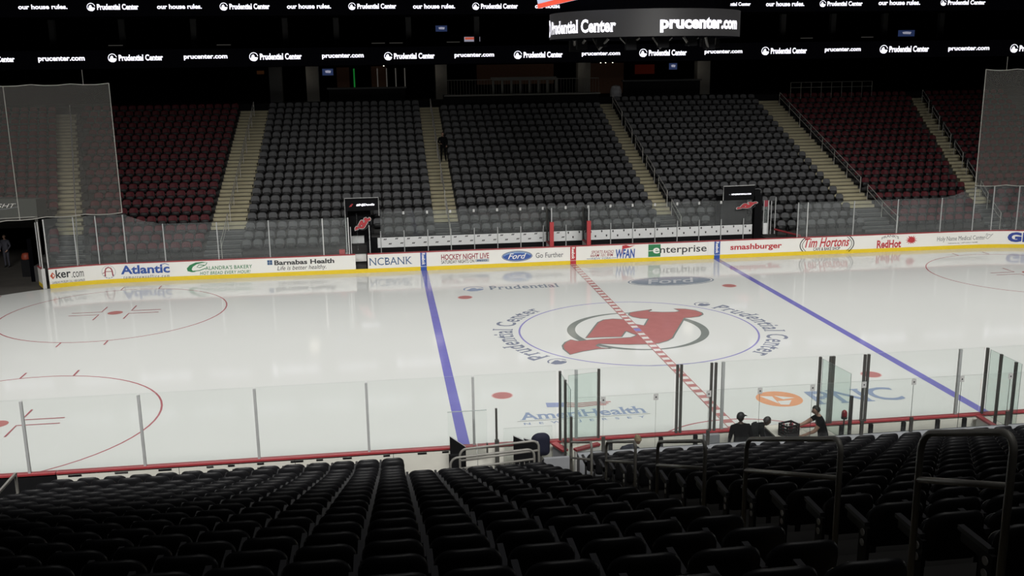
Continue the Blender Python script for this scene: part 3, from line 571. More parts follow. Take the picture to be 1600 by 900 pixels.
for nm, x, S in (('left', -17.65, ((1, 4), (5, 20))), ('middle left', -6.12, ((2, 5), (6, 9), (9.5, 12.5), (13, 20))), ('middle right', 6.35, ((2, 4), (5, 7), (8, 10), (11, 13), (14, 16), (17, 20))), ('right', 18.30, ((1, 5), (6, 20))), ('outer right', 25.45, ((1, 2.5), (3.5, 5), (6, 8), (9, 11), (12, 14), (15, 17), (18, 20))), ('outer left', -25.6, ((1, 4), (5, 20)))):
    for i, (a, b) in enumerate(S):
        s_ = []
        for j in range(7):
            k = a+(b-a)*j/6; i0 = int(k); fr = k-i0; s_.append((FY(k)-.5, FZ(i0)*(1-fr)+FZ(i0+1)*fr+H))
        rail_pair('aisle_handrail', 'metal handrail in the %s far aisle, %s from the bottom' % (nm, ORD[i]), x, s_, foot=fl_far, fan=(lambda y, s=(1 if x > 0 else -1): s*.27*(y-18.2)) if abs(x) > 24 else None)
# ------------------------------------------------------------------ seats
def slab(mb, w, h, t, z0, m, tilt=0., y=0., rt=.16, rb=.06, bulge=.05, dip=.0, n=5, rings=(1, .90, .45), xo=0.):
    """rounded shell standing in x-z, curved in plan; tilt leans the top toward -y"""
    o = []
    for cx, cz, r, a0 in ((w/2, h, rt, 0), (-w/2, h, rt, 90), (-w/2, 0, rb, 180), (w/2, 0, rb, 270)):
        sx = 1 if cx > 0 else -1; sz = -1 if cz > 0 else 1
        for i in range(n+1):
            a = math.radians(a0+90*i/n); o.append((cx-sx*r+r*math.cos(a), cz+sz*r+r*math.sin(a)))
    N_ = len(o); v = []; f = []; cz = h*.5
    def P(x, z, d):
        zz = z-dip*math.cos(min(1, abs(x)/(w/2))*PI/2)*(z/h)**3
        yy = y+d+bulge*(x/(w/2))**2; return (xo+x, yy*1.0-tilt*zz, z0+zz)
    lay = [(r, -t/2) if r < 1 else (1, 0) for r in rings[::-1]]+[(r, t/2) for r in rings[1:]]
    for r, d in lay: v += [P(x*r, cz+(z-cz)*r, d) for x, z in o]
    for i in range(len(lay)-1):
        for k in range(N_): f.append((i*N_+k, i*N_+(k+1) % N_, (i+1)*N_+(k+1) % N_, (i+1)*N_+k))
    f.append(tuple(range(N_))[::-1]); f.append(tuple((len(lay)-1)*N_+k for k in range(N_)))
    mb.add(v, f, m)
# near seat: local +y faces the ice; leans back (top toward -y)
S_back = MB(); slab(S_back, .53, .50, .055, .36, 'seat_black', tilt=.16, y=.07, rt=.185, rb=.08, bulge=.055, dip=.022, n=6, rings=(1, .93, .6)); S_back = S_back.mesh('backrest', True)
S_pan = MB(); slab(S_pan, .45, .30, .07, .40, 'seat_black', tilt=-.10, y=.15, rt=.10, rb=.10, bulge=.02, n=4); S_pan = S_pan.mesh('seat', True)
S_leg = MB().box(-.295, -.265, .03, .12, 0, .60, 'seat_frame').box(-.295, -.265, .03, .40, .52, .60, 'seat_frame').mesh('leg')
S_arm = MB().box(-.305, -.255, .05, .44, .60, .635, 'arm').mesh('armrest')
def obj(name, me, parent=None):
    o = bpy.data.objects.new(name, me); COL.objects.link(o); o.parent = parent; return o
NYk = lambda k: -13.9-.88*k
NFZ = lambda k: [.29, .59, .83, 1.13, 1.45][k] if k < 5 else 1.45+.327*(k-4)
CAM = (-9.525, -35.628, 10.107); YAW = .13
def inview(x, y, m=.0):
    a = math.atan2(x-CAM[0], y-CAM[1]); return YAW-.497-m < a < YAW+.497+m
cand = []
for blk, x0, nc, ks in (('left', -6.72, 19, range(0, 20)), ('right', -5.02, 19, range(2, 21))):
    for k in ks:
        for c in range(nc):
            x = x0+.57*c*(1 if blk == 'right' else -1)
            if blk == 'left' and k < 4 and c < 5: continue
            if inview(x, NYk(k), .14): cand.append((k, c, blk, x))
cand.sort(key=lambda q: (not inview(q[3], NYk(q[0]), .035), -q[0]))
NN = len(cand); print('near seats', NN)
proto = None
def seatlabel(col, k, c, where): return '%s seat, %s row %s, %s' % (col, ORD[k], 'from the front', where)
stuff = MB(); IND = 300
for i, (k, c, blk, x) in enumerate(cand):
    y, z = NYk(k), NFZ(k)
    if i < IND:
        e = thing('black_seat', 'black seat, %s row back, %s from the aisle, near %s block' % (ORD[k], ORD[c], blk), 'seat', (x, y, z), group='black seats of the near stand')
        obj('backrest', S_back, e); obj('seat', S_pan, e); obj('leg', S_leg, e); obj('armrest', S_arm, e)
        if blk == 'right' and c == 0:
            mb = MB()
            for zz in (.53, .43): mb.tube([(-.303, .075, zz), (-.310, .075, zz)], .034, 'disc', 14)
            mb.build('number_disc', e, 'two pale round row markers on the seat end'); MB().box(-.302, -.27, .0, .15, .0, .60, 'seat_frame').build('end_panel', e)
    else:
        for me in (S_back, S_pan, S_leg, S_arm):
            b = len(stuff.v); stuff.v += [(v.co.x+x, v.co.y+y, v.co.z+z) for v in me.vertices]; sl = stuff.slot(me.materials[0].name if False else {'seat_black': 'seat_black', 'seat_frame_black': 'seat_frame', 'armrest_grey': 'arm'}[me.materials[0].name])
            for p in me.polygons: stuff.f.append(tuple(b+j for j in p.vertices)); stuff.mi.append(sl)
if stuff.f: stuff.build('black_seats', None, 'remaining black seats in the front rows of the near stand', 'seats', kind='stuff', smooth=True)
mb = MB()
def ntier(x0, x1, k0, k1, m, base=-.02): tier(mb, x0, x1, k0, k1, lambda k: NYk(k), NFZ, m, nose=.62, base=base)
ntier(-24, -9.35, 0, 25, 'tier_near_shaded'); ntier(-9.35, -6.45, 4, 25, 'tier_near_shaded'); ntier(-5.35, 12, 2, 25, 'tier_near_shaded'); ntier(-6.45, -5.35, 0, 25, 'tier_near_shaded')
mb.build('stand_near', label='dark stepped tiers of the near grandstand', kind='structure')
mb = MB()
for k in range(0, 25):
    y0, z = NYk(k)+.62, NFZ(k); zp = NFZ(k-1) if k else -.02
    mb.box(-6.42, -5.37, y0-.02, y0+.30, zp, zp+(z-zp)*.5, 'aisle_near_shaded'); mb.box(-6.42, -5.37, y0-.5, y0+.003, z-.03, z+.008, 'aisle_near_shaded')
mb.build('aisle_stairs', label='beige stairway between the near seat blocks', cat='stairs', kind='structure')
MB().box(-9.35, -6.45, -16.75, -14.95, -.02, .35, 'tier').build('camera_platform', label='low dark platform behind the guard rail', kind='structure')
# far seats: facing -y; folded pan in front of the back, its colour darkened for row shade
def farseat(m, md):
    b = MB(); slab(b, .455, .42, .05, .42, m, tilt=-.14, y=-.02, rt=.14, rb=.09, bulge=-.07, n=3, rings=(1, .9, .5)); slab(b, .41, .24, .07, .34, md, tilt=.05, y=-.12, rt=.08, rb=.1, bulge=-.02, n=3, rings=(1, .9))
    b.box(-.275, -.25, -.35, -.02, .50, .60, md).box(-.27, -.255, -.14, -.05, 0, .5, md); return b
FG = farseat('seat_grey', 'seat_greyd'); FR_ = farseat('seat_red', 'seat_greyd'); FGm = FG.mesh('grey_seat', True); FRm = FR_.mesh('red_seat', True)
SEC = [('left grey', 'grey', -16.75, -6.83, 18), ('middle grey', 'grey', -5.53, 5.41, 20), ('right grey', 'grey', 6.47, 16.68, 18), ('left red', 'red', -25.12, -18.62, 12), ('right red', 'red', 18.54, 24.65, 11), ('netted left red', 'red', -33.1, -26.42, 12), ('netted right red', 'red', 25.72, 31.9, 11)]
lists = {'grey': [], 'red': []}
for nm, colr, x0, x1, nc in SEC:
    for k in range(NR):
        if nm == 'middle grey' and k > 19: continue
        q_ = .27*(FY(k)-18.2); pit = (x1-x0)/nc; cols = [x0+pit*(c+.5) for c in range(nc)]
        if nm == 'left red': cols = [x1-pit*(c+.5) for c in range(int((x1-x0+q_)/pit))][::-1]
        if nm == 'right red': cols = [x0+pit*(c+.5) for c in range(int((x1-x0+q_)/pit))]
        if nm.startswith('netted'): cols = [x+(-q_ if x < 0 else q_) for x in cols]
        for c, x in enumerate(cols):
            x += rnd.uniform(-.012, .012)
            if k < 1 or (nm == 'netted left red' and k < 6 and x < -26.3): continue
            if k < 2 and -11.8 < x < 11.0: continue
            if k < 3 and (-11.9 < x < -9.4 or 8.2 < x < 11.3): continue
            if not inview(x, FY(k), .03): continue
            lists[colr].append((k, c, nm, x))
CN = {'netted left red': 'under the left net', 'netted right red': 'under the right net', 'left red': 'left red section', 'right red': 'right red section', 'left grey': 'left grey section', 'middle grey': 'middle grey section', 'right grey': 'right grey section'}
for colr, me, src in (('grey', FGm, FG), ('red', FRm, FR_)):
    L_ = sorted(lists[colr], key=lambda q: (q[0], q[2])); st = MB(); print(colr, len(L_))
    for i, (k, c, nm, x) in enumerate(L_):
        if i < 300:
            o = obj(colr+'_seat', me); o.location = (x, FY(k), FZ(k)); o.rotation_euler = (rnd.uniform(-.03, .03), 0, 0)
            tag(o, '%s seat across the rink, %s row up, %s from left, %s' % ('dark grey' if colr == 'grey' else 'dark red', ORD[k], ORD[c], CN[nm]), 'seat', colr+' seats of the far stand')
        else:
            b = len(st.v); st.v += [(vx+x, vy+FY(k), vz+FZ(k)) for vx, vy, vz in src.v]
            for q, mi in zip(src.f, src.mi): st.f.append(tuple(b+j for j in q)); st.mi.append(st.slot(src.mats[mi]))
    st.build(colr+'_seats', None, 'remaining %s seats in the upper rows of the far stand' % ('dark grey' if colr == 'grey' else 'dark red'), 'seats', kind='stuff', smooth=True)
# ------------------------------------------------------------------ safety nets
def net(label, ts, s):
    t = thing('safety_net', label, 'net'); n = len(ts); sag = lambda i: .06*abs(math.sin(i*PI/3.))
    v = []
    def edge(i, z): return .25*math.sin((z-3.3)/6.2*PI)*(1-i/(n-1))*(-1)
    Z = [3.40+6.07*j/12 for j in range(13)]
    for i, q in enumerate(ts):
        for j, z in enumerate(Z):
            x, y = far(q+s*-edge(0, z)*(1 if i == 0 else 0)*0, .10); v.append((x, y, z-(sag(i) if j in (0, 12) else 0)))
    f = [(i*13+j, (i+1)*13+j, (i+1)*13+j+1, i*13+j+1) for i in range(n-1) for j in range(12)]
    MB().add(v, f, 'net').build('mesh', t)
    for j, nm in ((12, 'top_rope'), (0, 'bottom_rope')):
        MB().tube([v[i*13+j] for i in range(n)], .018, 'rope', 5).build(nm, t)
    MB().tube([v[j] for j in range(13)], .02, 'rope', 5).build('edge_rope', t)
    k = n//3 if s < 0 else n//2
    if s < 0: MB().tube([v[k*13+j] for j in range(13)], .016, 'rope', 5).build('seam_rope', t)
    MB().tube([v[2*13+12], (v[2*13+12][0], v[2*13+12][1], 10.1)], .012, 'rope', 5).build('hanging_cable', t)
    return t
net('tall grey safety net hanging over the left corner glass', steps(-21.95, -35.2, .55), -1)
net('tall grey safety net hanging over the right corner glass', steps(21.95, 33.5, .55), 1)
# ------------------------------------------------------------------ service tunnel, left corner
tc = thing('tunnel_canopy', 'dark fabric canopy with white lettering over the machine tunnel', 'canopy')
v = [(-34, 14.1, 3.0), (-26.1, 13.9, 3.22), (-26.1, 14.0, 4.05), (-34, 14.3, 4.45), (-34, 15.6, 3.0), (-26.1, 15.4, 3.25), (-26.1, 15.3, 3.95), (-34, 15.6, 4.35)]
MB().add(v, [(0, 1, 2, 3), (1, 5, 6, 2), (3, 2, 6, 7), (0, 4, 5, 1)], 'canopy').build('fabric', tc)
MB().tube([v[0], v[1]], .02, 'rope', 5).build('hem', tc, 'pale hem rope')
g = G2(); g.text('GHT', (-28.0, -27.02, 3.68, 3.88), 'pwhite', bold=.0, shear=.45); g.stroke([(-28.2, 3.58), (-27.5, 3.63), (-26.9, 3.72)], .012, 'psilver'); g.build('lettering', lambda u, w, l: (u, 14.03-l*.5-(u+28)*.025-.03, w), tc, 'white slanted letters')
MB().box(-26.02, -25.9, 13.3, 13.36, 0, 3.3, 'dark_post').build('tunnel_post', None, 'dark post at the right side of the machine tunnel', 'post')
mg = thing('machine_gate', 'white gate leaf with red top swung open beside the machine tunnel', 'gate', (-25.55, 12.25, 0), math.radians(118))
MB().box(0, 1.0, 0, .10, .02, .93, 'board').build('gate_panel', mg); MB().box(0, 1.0, -.02, .12, .93, .965, 'cap').build('top_rail', mg); MB().box(0, 1.0, .10, .112, .02, .2, 'kick').build('kick_plate', mg)
MB().box(-.05, .02, -.04, .12, 0, .97, 'alu_white').build('gate_post', mg); MB().box(.02, .06, .02, .06, .96, 3.2, 'alu_white').build('glass_post', mg); MB().box(.6, .64, .02, .06, .96, 3.1, 'alu').build('glass_post', mg)
mb = MB(); mb.lathe((-27.45, 15.6, .85), [(.20, 0), (.22, .05), (.20, .2), (.15, .30), (.05, .33)], 'tub'); o = mb.build('equipment_tub', None, 'orange red tub on a stand inside the machine tunnel', 'tub', smooth=True)
MB().box(-27.65, -27.25, 15.4, 15.8, -.02, .85, 'dark').build('stand', o)
# ------------------------------------------------------------------ concourse, ribbons, suites
MB().box(-48, 42, 32.2, 46, 7.0, 7.72, 'dark').build('concourse_slab', label='dark concourse floor above the far stand', kind='structure')
MB().box(-48, 42, 39, 39.3, 7.7, 24, 'darker').build('wall_back', kind='structure')
MB().box(-48, 42, 32.25, 39, 10.1, 10.3, 'darker').box(-48, 42, 33.2, 39, 11.3, 11.42, 'darker').box(-48, 42, 33.75, 39, 13.3, 13.5, 'darker').build('balcony_slab', label='dark balcony slabs between the concourse and the suites', kind='structure')
MB().box(-48, 42, -40, 46, 27, 27.3, 'darker').build('ceiling', kind='structure')
MB().box(-48.3, -48, -40, 46, -.3, 27, 'darker').build('wall_left', kind='structure'); MB().box(42, 42.3, -40, 46, -.3, 27, 'darker').build('wall_right', kind='structure')
LP = [(-30.94, -28.1, 10.57, 10.95), (-21.95, -19.2, 10.6, 10.95), (-13.12, -10.4, 10.55, 10.9), (-4.36, -1.68, 10.5, 10.83), (4.35, 7.03, 10.5, 10.81), (13.03, 15.76, 10.52, 10.84), (21.81, 24.49, 10.55, 10.89), (31.13, 34.3, 10.5, 10.86)]
LC = [(-35.65, -32.36, 10.55, 11.07), (-26.67, -23.26, 10.53, 11.08), (-17.81, -14.44, 10.48, 11.05), (-9.05, -5.69, 10.42, 10.96), (-0.33, 3.02, 10.39, 10.94), (8.38, 11.75, 10.41, 10.97), (17.15, 20.48, 10.43, 11.0), (25.92, 29.65, 10.43, 11.03), (35.93, 40.01, 10.37, 10.98)]
UP = [(-32.26, -29.24, 13.94, 14.23), (-23.65, -20.81, 13.9, 14.2), (-15.32, -12.43, 13.86, 14.17), (-6.97, -4.12, 13.81, 14.12), (1.38, 4.2, 13.78, 14.09), (9.6, 12.46, 13.79, 14.11), (17.93, 20.78, 13.81, 14.13), (26.37, 29.56, 13.84, 14.17)]
UC = [(-28.04, -24.81, 13.79, 14.31), (-19.66, -16.44, 13.77, 14.28), (-11.28, -8.09, 13.75, 14.23), (-2.94, 0.19, 13.7, 14.18), (5.6, 8.78, 13.71, 14.18), (14.08, 16.8, 13.8, 14.15), (21.93, 25.16, 13.73, 14.19), (31.14, 34.63, 13.76, 14.21)]
def ribbon(label, y, z0, z1, A, B, t1):
    r = thing('ribbon_display', label, 'display', (0, y, 0)); MB().box(-47.5, 41.5, .0, .25, z0, z1, 'led_panel').build('display_panel', r)
    for k, (a, b, c, d) in enumerate(A):
        g = G2(); g.text(t1, (a, b, c, d), 'led', bold=.03); g.build('lettering', lambda u, w, l: (u, -.01-l, w), r, 'white rounded lettering')
    for a, b, c, d in B:
        g = G2(); R_ = (d-c)*.5; cx, cz = a+R_, (c+d)/2
        g.band(arc(cx, cz, R_, 10, 235, 30), arc(cx, cz, R_*.86, 10, 235, 30), 'led')
        g.poly([(cx+R_*p, cz+R_*q) for p, q in ((-.85, -.45), (-.55, -.1), (-.45, .3), (-.1, .55), (.15, .35), (.2, -.05), (.5, -.1), (.95, -.15), (.75, -.65), (.3, -.95), (-.35, -.92))], 'led')
        g.build('emblem', lambda u, w, l: (u, -.01-l, w), r, 'white round mountain emblem'); g = G2()
        g.text('Prudential Center', (a+2*R_+.10, b, c+(d-c)*.16, d-(d-c)*.14), 'led', bold=.03, serif=.03); g.build('lettering', lambda u, w, l: (u, -.01-l, w), r, 'white serif lettering after a round emblem')
ribbon('long black ribbon display with white lettering, lower one above the far stand', 32.0, 10.15, 11.3, LP, LC, 'prucenter.com')
ribbon('long black ribbon display with white lettering, upper one at the picture top', 33.5, 13.45, 14.9, UP, UC, 'our house rules.')
for i, (x0, x1, m, zb) in enumerate(((-16.95, -16.1, 'pillar_d', 7.72), (-14.45, -13.6, 'pillar', 7.72), (-5.5, -4.7, 'pillar', 7.72), (4.7, 5.6, 'pillar', 7.72), (13.55, 14.5, 'pillar', 7.72))):
    MB().box(x0, x1, 35, 35.8, zb, 10.1, m).build('pillar', None, 'square pillar of the dim concourse, %s from the left' % ORD[i], 'pillar', 'concourse pillars')
for i, x in enumerate((-30.6, -26.2, -21.6, -15.6, -12.2, -7.3, -2.6, 19.6, 23.4, 27.4, 31.8)):
    MB().box(x-.18, x+.18, 34.2, 34.55, 11.42, 13.3, 'pillar_d').build('suite_column', None, 'slim dark column between the suites, %s from the left' % ORD[i], 'column', 'suite columns')
for lab, nm, x0, x1, z0, z1, m, y in (('dim orange lamp glow on the concourse wall far left', 'wall_lamp', -18.2, -17.7, 9.6, 9.85, 'orange_glow', 38.9), ('brown panel on the concourse wall beside a green light strip', 'wall_panel', -12.5, -11.6, 8.5, 10.0, 'brown', 38.9), ('thin green light strip on the concourse wall', 'light_strip', -11.3, -11.2, 7.72, 9.9, 'green_glow', 38.9), ('second brown panel on the concourse wall, right of the green strip', 'wall_panel', -10, -8.9, 8.4, 10.05, 'brown', 38.9), ('large dim brown wall panel right of the middle pillar', 'wall_panel', 5.8, 9.0, 7.8, 10.05, 'brown', 38.9), ('dim red glow panel on the concourse wall', 'wall_panel', 9.9, 11.4, 9.2, 9.9, 'red_glow', 38.9), ('brown wall panel behind the terrace bar', 'wall_panel', -2.2, 3.6, 8.6, 10.05, 'brown', 38.9)):
    MB().box(x0, x1, y-.05, y+.09, z0, z1, m).build(nm, None, lab, 'lamp' if nm == 'wall_lamp' else 'light' if nm == 'light_strip' else 'wall panel')
def tvset(lab, x, y, z, w, h, txt=None):
    t = thing('television', lab, 'television', (x, y, z)); MB().box(-w/2-.05, w/2+.05, 0, .08, -h/2-.05, h/2+.05, 'black').build('casing', t); MB().box(-w/2, w/2, -.01, -.001, -h/2, h/2, 'tv').build('screen', t)
    g = G2(); g.poly([(-w*.2, -h*.1), (w*.25, -h*.15), (w*.3, h*.2), (0, h*.28), (-w*.25, h*.2)], 'tvw'); g.build('picture', lambda u, v, l: (u, -.012-l, v), t)
tvset('small lit television under the lower ribbon, between the left pillars', -13.0, 36, 9.7, .75, .45); tvset('small blue lit television under the lower ribbon, right of the red glow', 11.85, 35.5, 9.75, .6, .45)
tvset('blue lit television in the suites, left of the red sign', -5.0, 35, 12.55, .8, .4); tvset('blue lit television in the suites, above the far right seats', 29.5, 35, 11.9, 1.3, .45)
sg = thing('suite_sign', 'small red and blue lit sign in the suite above the middle aisle', 'sign', (-2.9, 34.6, 11.8)); MB().box(-.55, .55, 0, .06, -.16, .16, 'tvw').build('panel', sg); MB().box(-.5, .5, -.01, -.001, -.02, .13, 'screen_red').build('stripe', sg)
for i, (x, z) in enumerate(((-26.5, 11.62), (-19.6, 11.58), (-9.4, 11.58), (-8.2, 11.58), (-4.3, 11.6), (21.1, 11.6), (25.7, 11.62))):
    MB().box(x-.45, x+.45, 33.5, 33.56, z-.02, z+.02, 'glint').build('rail_light', None, 'faint strip of light on the suite rail, %s from the left' % ORD[i], 'light', 'suite rail lights')
for i, (x, y, z) in enumerate(((-9.1, 33, 10.12), (5.9, 33, 10.12), (6.25, 33, 10.12), (6.75, 33, 10.12))):
    MB().lathe((x, y, z-.05), [(.02, -.03), (.045, 0), (.03, .04)], 'dot', 8).build('ceiling_lamp', None, 'tiny bright lamp under the lower ribbon, %s from the left' % ORD[i], 'lamp', 'concourse spot lamps')
for i, x in enumerate((-9.55, -8.9, -8.25, -7.6)):
    MB().box(x-.035, x+.035, 36.9, 36.96, 8.6, 9.9, 'glint').build('wall_sconce', None, 'slim dim wall light on the concourse, %s from the left' % ORD[i], 'lamp', 'wall lights')
MB().box(-13.0, -7.6, 33.5, 33.9, 8.55, 8.66, 'pillar_d').box(-12.9, -7.7, 33.6, 33.85, 7.72, 8.55, 'dark').build('counter', None, 'dim drink counter on the concourse above the left grey section', 'counter')
MB().box(7.6, 13.4, 33.5, 33.9, 8.75, 8.85, 'pillar_d').box(7.7, 13.3, 33.6, 33.85, 7.72, 8.75, 'dark').build('counter', None, 'dim drink counter on the concourse above the right grey section', 'counter')
# terrace with bar and balustrade above the middle section
MB().box(-5.2, 5.4, 31.3, 32.2, 6.6, 8.12, 'dark').box(-5.2, 5.4, 30.9, 31.3, 8.04, 8.12, 'dark').box(-5.2, 5.4, 30.84, 30.9, 8.02, 8.12, 'pillar').build('terrace_slab', label='terrace edge above the middle grey section', kind='structure')
bl = thing('balustrade', 'dim metal balustrade along the terrace above the middle grey section', 'balustrade', (0, 30.95, 8.13))
MB().tube([(-5.1, 0, .95), (5.3, 0, .95)], .025, 'pillar', 6).build('top_rail', bl)
for i in range(53): MB().box(-5.1+.2*i-.008, -5.1+.2*i+.008, -.008, .008, .0, .95, 'pillar').build('baluster', bl)
br = thing('terrace_bar', 'pale arched bar front on the terrace above the middle section', 'bar', (0, 31.6, 8.13))
MB().box(-1.95, 2.5, -.05, .5, 1.0, 1.08, 'pillar').build('bar_top', br)
mb = MB()
for i in range(8): mb.box(-1.9+.62*i, -1.75+.62*i, 0, .08, 0, 1.0, 'pillar')
mb.box(-1.9, 2.5, 0, .08, .86, 1.0, 'pillar'); mb.build('arched_front', br)
t = rail_pair('guard_rail', 'long low rail along the top of the right red section', 18.9, [(31.0, 8.75), (31.001, 8.75)]); bpy.data.objects.remove(t.children[0]); 
for c in list(t.children): bpy.data.objects.remove(c)
MB().tube([(.1, 0, 8.55), (6.1, 0, 8.55)], .02, 'pillar', 6).build('top_rail', t); MB().tube([(.1, 0, 8.2), (6.1, 0, 8.2)], .02, 'pillar', 6).build('mid_rail', t)
for i in range(9): MB().box(.1+.75*i-.018, .1+.75*i+.018, -.018, .018, FZ(19), 8.55, 'pillar').build('post', t)
cl = MB(); cl.lathe((7.0, 33.0, 7.74), [(.42, 0), (.40, .45), (.3, .72), (.08, .8)], 'white_cloth', 12); cl.build('cloth_bundle', None, 'pale cloth bundle at the concourse edge, top of the middle right aisle', 'cloth')
# ------------------------------------------------------------------ centre-hung scoreboard
sb = thing('scoreboard', 'round centre hung scoreboard ring with white lettering', 'scoreboard', (.06, 0, 0))
RR = 3.39
mb = MB(); a0 = math.atan2(-9.6, 35.6)                   # ring
def cyl(ph, z, r=RR): return (r*math.sin(ph), -r*math.cos(ph), z)
n = 72; v = [cyl(2*PI*i/n, 10.92) for i in range(n)]+[cyl(2*PI*i/n, 11.80) for i in range(n)]
mb.add(v, [(i, (i+1) % n, n+(i+1) % n, n+i) for i in range(n)], 'led_ring'); mb.add(v, [tuple(range(n))[::-1], tuple(range(n, 2*n))], 'darker'); mb.build('ring_display', sb, smooth=True, label= 'grey ring display')
def ringtext(t, p0, p1, z0, z1, **k):
    g = G2(); g.text(t, (math.radians(p0), math.radians(p1), z0, z1), 'led', **k)
    c = math.radians(-15.1)
    g.build('lettering', lambda u, w, l: cyl(u+c, w, RR+.012+l), sb, 'bright white lettering')
ringtext('Prudential Center', -72, -15.5, 11.08, 11.52, bold=.03, serif=.03); ringtext('prucenter.com', 9, 69, 11.03, 11.52, bold=.045); ringtext('our house rules.', 95, 150, 11.05, 11.5, bold=.045)
g = G2(); g.poly(ell(0, 11.3, .12, .3), 'led'); g.build('emblem', lambda u, w, l: cyl(u+math.radians(-96.5), w, RR+.012+l), sb)
mb = MB(); mb.lathe((0, 0, 0), [(3.0, 11.8), (3.05, 12.2), (3.05, 17), (2.5, 17.2)], 'darker', 40); mb.build('housing', sb)
for i in range(9):
    ph = math.radians(-100+25*i); c = bpy.data.objects.new; mb = MB(); x, y, _z = cyl(ph, 0, 2.5)
    mb.tube([(x-.35*math.cos(ph), y-.35*math.sin(ph), 10.92), (x-.1*math.cos(ph), y-.1*math.sin(ph), 10.55+.1*(i % 2)), (x+.3*math.cos(ph), y+.3*math.sin(ph), 10.9)], .05, 'dark_post', 6)
    mb.box(x-.18, x+.18, y-.12, y+.12, 10.5+.06*(i % 3), 10.88, 'dark'); mb.build('speaker', sb)
for x, y in ((-2, 0), (2, 0), (0, 2), (0, -2)): MB().tube([(x, y, 17.0), (x, y, 27.0)], .04, 'dark_post', 6).build('hanging_cable', sb)
vb = [(-3.62, 1.3, 12.06), (-3.12, -4.6, 12.06), (-3.7, -4.7, 15.5), (-4.3, 1.3, 15.5)]
MB().add(vb, [(0, 1, 2, 3), (3, 2, 1, 0)], 'screen').build('video_screen', sb, 'bright pale video screen')
q = [Vector(p) for p in vb]; mb = MB(); up = (q[3]-q[0]).normalized()*.16; nn = Vector((-.03, 0, 0))
mb.add([tuple(p) for p in (q[0]+nn, q[1]+nn, q[1]+up+nn, q[0]+up+nn)], [(0, 1, 2, 3), (3, 2, 1, 0)], 'screen_red'); mb.build('screen_border', sb, 'orange red border strip')
# ------------------------------------------------------------------ near furniture
def loop(mb, a, b, zf0, zf1, r, m, rc=.14):
    """inverted U from foot a to foot b with rounded shoulders"""
    A = Vector(a); B = Vector(b); d = (B-A); L = d.length; d.normalize(); p = [(A.x, A.y, zf0), tuple(A-Vector((0, 0, rc)))]
    for i in range(1, 6): t = i/6*PI/2; p.append(tuple(A+d*rc*(1-math.cos(t))*1+Vector((0, 0, -rc+rc*math.sin(t)))))
    p.append(tuple(A+d*rc)); p.append(tuple(B-d*rc))
    for i in range(1, 6): t = i/6*PI/2; p.append(tuple(B-d*rc*(1-math.sin(t))+Vector((0, 0, -rc+rc*math.cos(t)))))
    p += [tuple(B-Vector((0, 0, rc))), (B.x, B.y, zf1)]
    mb.tube(p, r, m, 10)
def nfl(y): k = max(0, int((-(y)-13.9+.62)/.88)); return NFZ(min(k, 23))
RL = [((-15.5, 1.89), (-17.65, 2.74)), ((-18.93, 3.25), (-21.01, 4.08)), ((-22.29, 4.58), (-24.41, 5.43)), ((-25.78, 5.99), (-27.97, 6.85)), ((-29.21, 7.38), (-30.25, 7.79))]
for i, ((ya, za), (yb, zb)) in enumerate(RL):
    t = thing('handrail', 'metal handrail loop in the near aisle, %s up from the ice' % ORD[i], 'handrail', (-5.62, ya, 0), group=None); d = yb-ya
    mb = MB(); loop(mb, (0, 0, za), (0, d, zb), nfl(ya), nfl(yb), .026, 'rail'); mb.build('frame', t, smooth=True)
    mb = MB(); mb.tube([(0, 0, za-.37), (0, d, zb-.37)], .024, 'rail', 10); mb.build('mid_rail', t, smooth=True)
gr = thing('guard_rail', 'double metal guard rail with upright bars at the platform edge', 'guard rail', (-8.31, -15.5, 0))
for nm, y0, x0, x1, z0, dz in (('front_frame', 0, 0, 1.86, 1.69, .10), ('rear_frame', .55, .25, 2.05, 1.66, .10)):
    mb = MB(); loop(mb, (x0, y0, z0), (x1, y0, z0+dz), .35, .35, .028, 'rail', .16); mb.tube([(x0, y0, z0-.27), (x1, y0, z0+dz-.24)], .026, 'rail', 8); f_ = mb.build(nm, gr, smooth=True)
    if nm == 'front_frame':
        mb.tube([(x0, y0, .5), (x1, y0, .5)], .02, 'rail', 6)
        for i in range(16): MB().tube([(x0+.1+.11*i, y0, .5), (x0+.1+.11*i, y0, z0-.24+.0066*i)], .010, 'rail', 6).build('baluster', gr)
MB().box(-8.27, -7.9, -14.42, -14.30, -.02, 1.30, 'dark').build('board_panel', None, 'dark upright panel at the left end of the guard rail', 'panel')
v = [(-8.2, -13.72, 0), (-7.84, -13.9, 0), (-7.84, -13.9, 1.28), (-8.2, -13.72, 1.50), (-8.2, -13.66, 0), (-7.84, -13.84, 0), (-7.84, -13.84, 1.28), (-8.2, -13.66, 1.50)]
MB().add(v, [(0, 1, 2, 3), (7, 6, 5, 4), (0, 3, 7, 4), (1, 5, 6, 2)], 'dark').add(v, [(3, 2, 6, 7)], 'alu').build('slant_panel', None, 'dark panel with sloping pale top edge beside the guard rail', 'panel')
for i, (x0, x1, za, zb) in enumerate(((-6.7, -6.45, 1.50, 1.40), (-6.45, -6.12, 1.42, 1.34))):
    v = [(x0, -13.95, 0), (x1, -14.05, 0), (x1, -14.05, zb), (x0, -13.95, za), (x0, -13.87, 0), (x1, -13.97, 0), (x1, -13.97, zb), (x0, -13.87, za)]
    MB().add(v, [(0, 1, 2, 3), (7, 6, 5, 4), (0, 3, 7, 4), (1, 5, 6, 2)], 'dark').add(v, [(3, 2, 6, 7)], 'alu').build('equipment_case', None, 'dark equipment case with pale top edge, %s of two by the chair' % ORD[i], 'case')
ch = thing('office_chair', 'dark padded chair back showing above the grey wall, right of the guard rail', 'chair', (-6.02, -13.72, 0))
